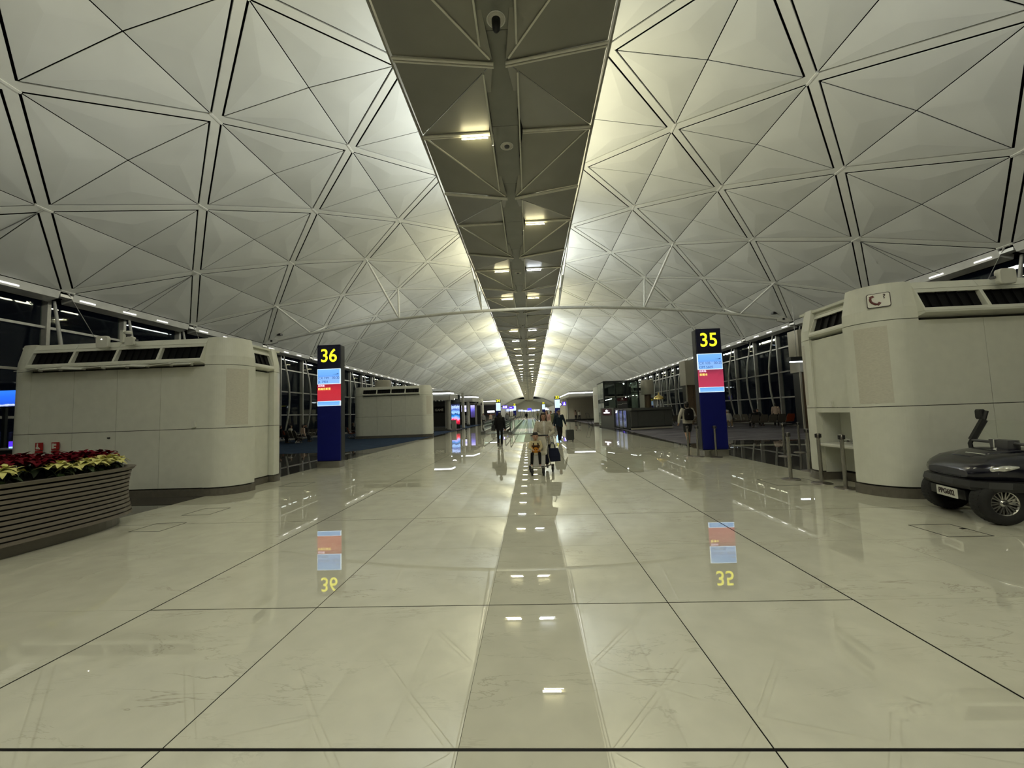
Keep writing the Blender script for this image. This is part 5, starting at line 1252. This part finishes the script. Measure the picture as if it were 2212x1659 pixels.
# ================================================================== SHOPS
def canopy(t, pts, z, drop, depth):
    """pts: plan polyline of the lit front edge"""
    for (p, q) in zip(pts[:-1], pts[1:]):
        p, q = Vector((*p, z)), Vector((*q, z)); d = (q-p).normalized(); nrm = Vector((d.y, -d.x, 0))
        b = MB(); b.beam(p, q, .06, .11); b.build('light_strip', 'light_strip', t)
        b = MB(); c = (p+q)/2-nrm*.02
        b.beam(p-nrm*-.04+Vector((0, 0, .16)), q-nrm*-.04+Vector((0, 0, .16)), .12, .20); b.beam(p+Vector((0, .1, -.10-drop/2)), q+Vector((0, .1, -.10-drop/2)), .16, drop); b.build('fascia', 'shop_grey', t)
def slabbox(t, name, x0, x1, y0, y1, z0, z1, m):
    b = MB(); b.box(((x0+x1)/2, (y0+y1)/2, (z0+z1)/2), (x1-x0, y1-y0, z1-z0)); return b.build(name, m, t)
t = thing('shop_front', 'shuttered shop with a dark GAME panel under a white-edged canopy', 'shop', (0, 0, 0))
canopy(t, [(-12.5, 43.2), (-8.15, 43.2), (-7.95, 44.6)], 4.02, .62, 1)
slabbox(t, 'roof', -12.5, -8.1, 43.3, 50, 3.55, 3.95, 'shop_grey'); slabbox(t, 'upper_box', -12.5, -9.0, 44, 48, 4.2, 4.55, 'shop_grey')
slabbox(t, 'dark_panel', -12.3, -8.95, 44.9, 45.0, .42, 3.25, 'shop_dark'); slabbox(t, 'sign_band', -12.3, -8.97, 44.84, 44.9, 1.95, 2.65, 'louvre_black')
text('GAME', 'shop_lettering', .36, (-9.62, 44.82, 2.27), 'shop_grey', t, bold=.01)
slabbox(t, 'panel_frame', -8.95, -8.62, 44.7, 45.0, .2, 3.3, 'shop_grey'); slabbox(t, 'stall_riser', -12.3, -8.6, 44.75, 45.1, 0, .38, 'counter_grey')
b = MB(); b.lathe([(.20, 0.06), (.20, 3.45)], (-8.38, 43.9, 0), 16); b.build('pillar', 'shop_grey', t)
b = MB(); b.lathe([(.22, 0), (.22, .12)], (-8.38, 43.9, 0), 16); b.build('pillar_foot', 'counter_dark', t)
slabbox(t, 'floor_plinth', -13, -7.6, 42.6, 50, 0, .05, 'counter_dark')
b = MB(); b.lathe([(.20, .0), (.17, -.06), (.001, -.08)], (-8.35, 46.6, 3.5), 14); b.build('downlight', 'light_small', t)
t = thing('advert_screen', 'tall lit advertising screen in blue and red beside the GAME shop', 'screen', (-8.42, 48.2, 0))
b = MB(); b.box((0, .08, 2.05), (1.05, .12, 4.0)); b.build('casing', 'frame_dark', t)
b = MB(); b.box((0, 0, 1.75), (.98, .05, 2.45)); b.build('screen', 'advert_blue_red', t)
t = thing('white_portal', 'pale portal post between the blue advertising screen and the lavender screens', 'post', (-7.72, 49.5, 0))
b = MB(); b.box((0, 0, 2.15), (.28, .5, 4.3)); b.build('post', 'shop_grey', t); b = MB(); b.box((0, 0, .05), (.32, .56, .10)); b.build('foot', 'counter_dark', t)
t = thing('pedestal_bin', 'grey pedestal litter bin in front of the blue advertising screen', 'bin', (-8.05, 45.1, 0))
b = MB(); b.box((0, 0, .55), (.46, .40, 1.0)); b.build('bin_body', 'shop_grey', t); b = MB(); b.box((0, 0, 1.07), (.50, .44, .05)); b.build('lid', 'counter_grey', t)
t = thing('shop_front', 'open shop with a kinked white light edge and lavender screens', 'shop', (0, 0, 0))
canopy(t, [(-12, 58.5), (-7.9, 58.5), (-7.35, 61.5)], 4.22, .6, 1)
slabbox(t, 'roof', -12, -7.9, 58.6, 69.6, 3.7, 4.1, 'shop_grey'); slabbox(t, 'back_wall', -12, -8.0, 66.5, 66.7, 0, 3.7, 'shop_dark'); slabbox(t, 'head_beam', -12, -7.9, 62, 62.3, 3.15, 3.45, 'shop_grey')
b = MB(); b.lathe([(.24, .1), (.24, 3.8)], (-8.55, 58.9, 0), 16); b.build('pillar', 'shop_grey', t); b = MB(); b.lathe([(.27, 0), (.27, .25)], (-8.55, 58.9, 0), 16); b.build('pillar_foot', 'counter_dark', t)
slabbox(t, 'door_frame', -8.35, -8.05, 65.0, 65.3, 0, 3.6, 'shop_grey'); slabbox(t, 'dark_door', -8.05, -7.45, 65.05, 65.2, .05, 3.1, 'shop_dark'); slabbox(t, 'door_frame', -7.45, -7.2, 65.0, 65.3, 0, 3.6, 'shop_grey'); slabbox(t, 'door_head', -8.35, -7.2, 65.0, 65.3, 3.12, 3.4, 'shop_grey')
for i, (x, mt, lb, z0, z1) in enumerate(((-9.75, 'advert_lavender', 'wide pale lavender lit screen in the second shop', 2.1, 3.1), (-8.45, 'advert_violet', 'narrow violet lit screen right of the pillar in the second shop', 1.2, 3.1))):
    t = thing('advert_screen', lb, 'screen', (x, 63, 0)); b = MB(); b.box((0, .06, (z0+z1)/2), (.98 if i == 0 else .70, .1, z1-z0+.1)); b.build('casing', 'frame_dark', t)
    b = MB(); b.box((0, 0, (z0+z1)/2), (.92 if i == 0 else .64, .04, z1-z0)); b.build('screen', mt, t)
    b = MB(); b.box((0, .06, z0/2), (.08, .08, z0)); b.build('stand', 'frame_dark', t)
t = thing('display_rack', 'wire display rack with square compartments at the edge of the second shop', 'rack', (-8.55, 56.8, 0))
b = MB()
for k in range(4): b.box((0, 0, .55+.32*k), (.72, .28, .03)); b.box((-.345+.23*k, 0, 1.03), (.025, .28, 1.0))
b.build('shelf', 'shop_grey', t)
for x in (-.3, .3):
    b = MB(); b.tube([(x, 0, 0.02), (x, 0, .55)], .02, 6); b.build('leg', 'stainless_dark', t)
t = thing('shop_front', 'third shop on the left, dim, below a bent white light line', 'shop', (0, 0, 0))
canopy(t, [(-13, 86), (-6.9, 86), (-6.6, 92)], 4.35, .5, 1); slabbox(t, 'roof', -13, -6.9, 86.2, 100, 3.7, 4.2, 'shop_grey'); slabbox(t, 'back_wall', -13, -6.9, 95, 95.2, 0, 3.7, 'shop_band'); slabbox(t, 'counter', -12, -7.4, 90, 90.8, 0, 1.1, 'counter_grey')
b = MB(); b.box((-8.3, 91, 2.2), (1.6, .1, .42)); b.build('light_box', 'white_glow', t); b = MB(); b.box((-8.3, 91, 1.55), (1.7, .1, .12)); b.build('shelf_glow', 'seat_orange', t)
t = thing('shop_front', 'beige walled shop with a bent bright light edge on the right', 'shop', (0, 0, 0))
canopy(t, [(13, 60), (6.25, 60), (5.95, 76)], 4.30, .45, 1); slabbox(t, 'roof', 6.3, 13, 60.2, 80, 3.9, 4.3, 'shop_grey'); slabbox(t, 'beige_wall', 6.9, 13, 72, 72.2, 0, 3.9, 'beige_clad'); slabbox(t, 'side_wall', 6.7, 6.9, 72, 96, 0, 3.9, 'beige_clad'); slabbox(t, 'base_band', 6.65, 13, 71.85, 72, 0, .25, 'counter_dark'); slabbox(t, 'wall_edge', 6.92, 7.05, 71.8, 72.0, .25, 3.7, 'white_glow') if False else slabbox(t, 'wall_edge', 6.92, 7.05, 71.8, 72.0, .25, 3.7, 'pod_white')
t = thing('pictogram_sign', 'small violet hanging sign with a white figure by the beige shop wall', 'sign', (6.15, 68, 2.95)); b = MB(); b.box((0, 0, 0), (.62, .06, .62)); b.build('panel', 'violet_glow', t)
b = MB(); b.ball((0.02, -.05, .17), (.07, .02, .07)); b.loft([[(-.17, -.05, -.2), (.2, -.05, -.2), (.2, -.04, -.2), (-.17, -.04, -.2)], [(-.03, -.05, .12), (.07, -.05, .12), (.07, -.04, .12), (-.03, -.04, .12)]], True, False); b.build('pictogram', 'white_glow', t); b = MB(); b.box((.0, 0, .65), (.03, .03, .7)); b.build('hanger', 'frame_dark', t)
t = thing('pictogram_sign', 'small blue sign with two white symbols right of pylon 34', 'sign', (-4.2, 76, 2.85)); b = MB(); b.box((0, 0, 0), (.95, .06, .60)); b.build('panel', 'violet_glow', t)
b = MB(); b.box((-.22, -.04, 0), (.24, .02, .36)); b.box((.18, -.04, 0), (.26, .02, .36)); b.build('pictogram', 'white_glow', t); b = MB(); b.box((0, .05, -1.5), (.05, .05, 2.7)); b.build('stand_post', 'frame_dark', t)
t = thing('pictogram_sign', 'small violet arrow sign further right of pylon 34', 'sign', (-3.3, 82, 2.8)); b = MB(); b.box((0, 0, 0), (1.1, .06, .45)); b.build('panel', 'violet_glow', t)
b = MB(); b.box((-.1, -.04, 0), (.4, .02, .08)); b.build('pictogram', 'white_glow', t); b = MB(); b.box((0, .05, -1.45), (.05, .05, 2.55)); b.build('stand_post', 'frame_dark', t)
t = thing('pictogram_sign', 'oval lit sign close beside gate pylon 33', 'sign', (6.0, 74, 2.95)); b = MB(); b.lathe([(.32, 0), (.32, .06)], (0, 0, 0), 18, 'Y'); b.build('panel', 'sign_navy', t); b = MB(); b.ball((0, -.04, 0), (.12, .03, .22)); b.build('pictogram', 'white_glow', t); b = MB(); b.box((0, .05, .7), (.04, .04, .8)); b.build('hanger', 'frame_dark', t)
t = thing('hanging_sign', 'bright blue lit hanging sign at the far end of the hall', 'sign', (0.2, 205, 2.6)); b = MB(); b.box((0, 0, .6), (1.9, .1, 1.5)); b.build('panel', 'blue_glow', t); b = MB(); b.box((0, -.08, .0), (1.3, .05, .3)); b.build('lettering_strip', 'white_glow', t)
b = MB(); b.box((0, .05, -1.9), (.2, .1, 1.6)); b.build('stand_post', 'frame_dark', t)
rnd = random.Random(11)
far_items = [(-8.3, 170), (-7.6, 160), (-4.6, 215), (-3.0, 250), (2.6, 250), (4.6, 220), (6.4, 165), (7.8, 190), (-1.6, 280), (1.7, 285)]
for i, (x, y) in enumerate(far_items):
    t = thing('lit_shop_sign', 'white-blue glowing shop sign far down the hall', 'sign', (x, y, 2.7), 0, 'glowing far shop signs')
    b = MB(); b.box((0, 0, .3), (rnd.uniform(2, 3.4), .2, rnd.uniform(.6, 1.2))); b.build('panel', 'far_glow', t); b = MB(); b.box((0, .1, -1.3), (.3, .1, 2.6)); b.build('support', 'shop_band', t)
# far end of the hall
wf = struct('wall_far', 'dim end wall of the hall')
b = MB(); b.box((0, 303, 5.5), (40, .4, 13)); b.build('end_panel', 'pod_white', wf)
for s in (-1, 1):
    b = MB(); b.box((s*13.2, 200, 2.0), (8, 170, 4.0)); o = b.build('far_shop_block', 'shop_grey', wf)

# ================================================================== RESTAURANT
t = thing('glass_kiosk', 'glass-walled restaurant box with dark frames behind the grey counter', 'kiosk', (0, 0, 0))
x0, x1, yk, zk = 7.74, 11.07, 40.2, 4.39
xm1, xm2 = 8.85, 9.96
for x in (x0, xm1, xm2, x1):
    slabbox(t, 'mullion', x-.06, x+.06, yk-.06, yk+.06, 0, zk, 'frame_dark')
slabbox(t, 'head_rail', x0-.06, x1+.06, yk-.07, yk+.07, zk-.06, zk+.06, 'frame_dark')
for a, c in ((x0, xm1), (xm1, xm2), (xm2, x1)):
    slabbox(t, 'pane', a+.06, c-.06, yk-.01, yk+.01, .1, 2.86, 'clear_glass'); slabbox(t, 'pane', a+.06, c-.06, yk-.01, yk+.01, 2.94, zk-.06, 'clear_glass'); slabbox(t, 'transom', a+.06, c-.06, yk-.03, yk+.03, 2.86, 2.94, 'shop_grey')
for a, c in ((40.2, 42.0), (42.0, 43.8)):
    slabbox(t, 'side_pane', x0-.01, x0+.01, a+.05, c-.05, .1, zk-.05, 'clear_glass'); slabbox(t, 'side_pane', x1-.01, x1+.01, a+.05, c-.05, .1, zk-.05, 'clear_glass')
slabbox(t, 'roof', x0-.05, x1+.05, yk, 43.9, zk-.02, zk+.05, 'frame_dark'); slabbox(t, 'back_wall', x0, x1, 43.8, 43.95, 0, zk, 'shop_grey'); slabbox(t, 'back_band', x0+.3, x1-.3, 43.6, 43.8, 3.0, 3.25, 'shop_dark')
slabbox(t, 'shelf_unit', 8.05, 8.65, 42.8, 43.2, 0, 3.9, 'shop_dark'); slabbox(t, 'dark_store', 10.15, 10.85, 42.1, 42.8, 0, 3.95, 'shop_dark'); slabbox(t, 'shelf', 8.0, 8.8, 42.2, 42.5, 1.9, 2.0, 'shop_grey')
b = MB(); b.ball((9.9, 41.1, 4.2), .07, 10, 6); b.build('spot_lamp', 'light_small', t)
b = MB(); b.tube([(8.1, 41.6, 2.6), (8.8, 41.9, 2.75)], .02, 6); b.tube([(10.1, 41.6, 2.85), (10.95, 41.6, 3.0)], .02, 6); b.build('tube_lamp', 'light_small', t)
t = thing('menu_panel', 'maroon menu panel with a small white emblem hanging in the glass kiosk', 'sign', (9.40, 39.9, 0)); b = MB(); b.box((0, 0, 2.60), (.98, .05, .32)); b.build('header', 'maroon_panel', t); b = MB(); b.box((0, 0, 2.05), (.98, .05, .78)); b.build('board', 'shop_band', t)
b = MB(); b.ball((0, -.03, 2.66), (.07, .02, .07)); b.box((0, -.03, 2.55), (.34, .01, .03)); b.build('emblem', 'sign_white', t); b = MB(); b.beam((-.45, -.035, 2.12), (-.05, -.035, 2.12), .02, .03); b.beam((-.05, -.035, 2.12), (.0, -.035, 2.22), .02, .03); b.beam((.0, -.035, 2.22), (.45, -.035, 2.22), .02, .03); b.build('zigzag_line', 'sign_white', t); b = MB(); b.box((0, .03, .83), (.06, .05, 1.66)); b.build('stand', 'frame_dark', t)
t = thing('restaurant_counter', 'long dark grey panelled restaurant counter facing the seats', 'counter', (0, 0, 0))
A, Bq = Vector((8.12, 31.6, 0)), Vector((11.75, 33.1, 0)); d = (Bq-A).normalized(); nrm = Vector((-d.y, d.x, 0)); Ls = (Bq-A).length
for i in range(3):
    p, q = A+d*(Ls*([0, .16, .80][i])+.01), A+d*(Ls*([.16, .80, 1][i])-.01)
    b = MB(); b.beam(p+Vector((0, 0, .86)), q+Vector((0, 0, .86)), .06, 1.18); b.build('front_panel', 'counter_grey', t)
b = MB(); b.beam(A+Vector((0, 0, 1.60))+nrm*.2, Bq+Vector((0, 0, 1.60))+nrm*.2, .62, .20); b.build('worktop', 'counter_grey', t)
b = MB(); b.beam(A+Vector((0, 0, .80))+nrm*.25, Bq+Vector((0, 0, .80))+nrm*.25, .40, 1.4); b.build('carcass', 'counter_dark', t)
b = MB(); b.beam(A+Vector((0, 0, .10))+nrm*.0, Bq+Vector((0, 0, .10))+nrm*.0, .10, .12); b.build('foot_rail', 'beige_clad', t)
t = thing('drinks_fridge', 'open glass-door drinks fridge glowing violet-blue at the end of the counter', 'fridge', (0, 0, 0))
ya, yb = 32.5, 36.9
for i in range(3):
    a, c = ya+(yb-ya)*i/3, ya+(yb-ya)*(i+1)/3
    xa_ = 8.02
    slabbox(t, 'shelf_bay', xa_+.05, xa_+.12, a+.12, c-.12, .18, 1.52, 'fridge_glow'); slabbox(t, 'door_post', xa_-.02, xa_+.1, a-.08, a+.10, .05, 1.60, 'sign_black'); slabbox(t, 'door', xa_-.02, xa_, a+.1, c-.1, .12, 1.55, 'clear_glass')
slabbox(t, 'cabinet', 8.14, 8.55, ya, yb, 0.0, 1.62, 'shop_dark'); slabbox(t, 'top_light', 8.0, 8.5, ya, yb, 1.60, 1.68, 'grey_plastic')
t = thing('sign_stand', 'grey podium with a maroon lit sign showing a white emblem', 'podium', (0, 0, 0))
b = MB(); b.prism([(7.22, 39.6), (7.98, 37.2), (8.5, 37.4), (8.2, 39.9)], 0, 1.80); b.build('podium_body', 'counter_grey', t)
p, q = Vector((7.22, 39.6, 0)), Vector((7.98, 37.2, 0)); dd = (q-p).normalized(); nn = Vector((dd.y, -dd.x, 0)); nn = nn if nn.x < 0 else -nn
b = MB(); c0 = p+(q-p)*.5+nn*.015+Vector((0, 0, 1.42)); b.beam(c0-dd*.85, c0+dd*.85, .03, .58); b.build('sign_panel', 'maroon_panel', t)
b = MB(); c1 = c0+nn*.03; b.ball(c1+Vector((0, 0, .11)), (.10, .22, .11)); b.beam(c1-dd*.55+Vector((0, 0, -.06)), c1+dd*.55+Vector((0, 0, -.06)), .03, .10); b.build('emblem', 'white_glow', t)
t = thing('bar_fountain', 'shiny brass-topped chrome drinks fountain standing on the restaurant counter', 'tap', (10.75, 33.0, 1.70), 0)
for i in range(5):
    a = 2*PI*i/5; b = MB(); b.tube([(.28*math.cos(a), .2*math.sin(a), 0), (.20*math.cos(a), .16*math.sin(a), .35), (.12*math.cos(a), .1*math.sin(a), .72)], .035, 8); b.build('pipe', 'chrome', t)
b = MB(); b.lathe([(.42, .62), (.40, .72), (.30, .86), (.16, .94), (.06, .98), (.05, 1.12), (.001, 1.25)], n=20); b.build('dome', 'brass', t)
# hand-truck leaning at the right far pod
t = thing('hand_truck', 'dark folded hand truck leaning against the white pod left of the counter', 'hand truck', (7.05, 45.5, 0), R_(10))
for x in (-.18, .18):
    b = MB(); b.tube([(x, 0, .12), (x-.28, .2, 1.35)], .022, 6); b.build('frame_tube', 'black_plastic', t)
    b = MB(); b.lathe([(.12, -.03), (.12, .03)], (x, -.05, .12), 14, 'X'); b.build('wheel', 'rubber', t)
b = MB(); b.box((0, -.18, .03), (.42, .30, .02)); b.build('toe_plate', 'grey_plastic', t); b = MB(); b.tube([(-.46, .2, 1.35), (-.10, .2, 1.35)], .022, 6); b.build('handle', 'black_plastic', t)

# ================================================================== CLAD COLUMNS
def clad_column(label, x, y, w_, z1, z2, round_=False):
    t = thing('clad_column', label, 'column', (x, y, 0))
    if round_:
        b = MB(); b.lathe([(w_/2, z1), (w_/2, z2), (w_/2*.9, z2+.2)], n=24); b.build('beige_drum', 'beige_clad', t)
        b = MB(); b.lathe([(w_/2*.55, 0), (w_/2*.5, z1)], n=20); b.build('wood_shaft', 'wood_clad', t)
        b = MB(); b.lathe([(w_/2*.9, 0), (w_/2*.7, .5), (w_/2*.56, 1.2)], n=20); b.build('flared_foot', 'wood_clad', t)
    else:
        b = MB(); b.box((0, 0, (z1+z2)/2), (w_, w_*.8, z2-z1)); b.prism([(-w_/2, -w_*.4), (w_/2, -w_*.4), (w_/2, w_*.4), (-w_/2, w_*.4)], z2, z2+.02); b.build('beige_box', 'beige_clad', t)
        for i in range(3):
            b = MB(); b.box((-w_*.31+w_*.31*i, -w_*.33, z1/2), (w_*.29, .05, z1-.02)); b.build('wood_panel', 'wood_clad', t)
        b = MB(); b.box((0, .02, z1/2), (w_*.86, w_*.62, z1)); b.build('shaft', 'counter_dark', t); b = MB(); b.box((-w_*.48, -w_*.34, z1/2), (.10, .08, z1)); b.build('corner_strip', 'beige_clad', t)
    return t
clad_column('square column with beige top and timber cladding behind gate pylon 35', 16.1, 39.5, 1.9, 3.7, 6.0)
clad_column('square beige and timber column at the right windows behind the right pod', 18.3, 27.0, 1.25, 3.6, 6.3)
clad_column('round beige drum column above the restaurant counter', 12.45, 42.0, 1.25, 3.05, 4.3, True)
clad_column('round beige drum column rising behind the far left pod', -13.6, 38.5, 1.5, 3.3, 5.0, True)
t = thing('light_box_sign', 'dark hanging box with a white tube light under it, left of the right pod', 'light', (17.2, 26.0, 4.25)); b = MB(); b.box((0, 0, .12), (1.0, .4, .28)); b.build('box', 'shop_band', t); b = MB(); b.box((0, -.05, -.05), (.95, .10, .06)); b.build('tube_lamp', 'light_strip', t); b = MB(); b.tube([(0, 0, .26), (0, 0, 3.95)], .012, 6); b.build('hanger', 'cable', t)
# strip lamps along the gate lounges, reflected in the dark panes
for i, (x, y) in enumerate(((-15.5, 26), (-15.5, 36), (15.8, 34), (15.8, 44), (-15.5, 48), (15.8, 56))):
    s = 'left' if x < 0 else 'right'
    n_ = {26: 'near', 36: 'middle', 48: 'far', 34: 'near', 44: 'middle', 56: 'far'}[y]
# gate desk at the left edge
t = thing('gate_desk', 'dark gate desk with glowing screens at the left edge, behind the planter', 'desk', (-17.0, 13.2, 0))
b = MB(); b.box((-.2, .15, .48), (1.6, .6, .96)); b.build('desk_body', 'counter_dark', t); b = MB(); b.box((-.2, .10, .985), (1.7, .72, .05)); b.build('desk_top', 'shop_grey', t)
b = MB(); b.box((.05, 0, 1.04), (.46, .22, .05)); b.build('keypad', 'pale_blue_glow', t); b = MB(); b.box((-.2, .1, 1.14), (.5, .04, .2)); b.build('small_screen', 'violet_glow', t)
t = thing('flight_display', 'blue flight display screen hanging above the gate desk at the left edge', 'screen', (-18.75, 14.0, 2.5)); b = MB(); b.box((0, .06, .28), (1.3, .1, .66)); b.build('casing', 'frame_dark', t); b = MB(); b.box((0, 0, .28), (1.22, .04, .58)); b.build('screen', 'monitor_blue', t); b = MB(); b.box((0, .1, -.95), (.12, .08, 1.9)); b.build('post', 'frame_dark', t); b = MB(); b.box((0, .1, -1.92), (.5, .4, .03)); b.build('foot', 'frame_dark', t)
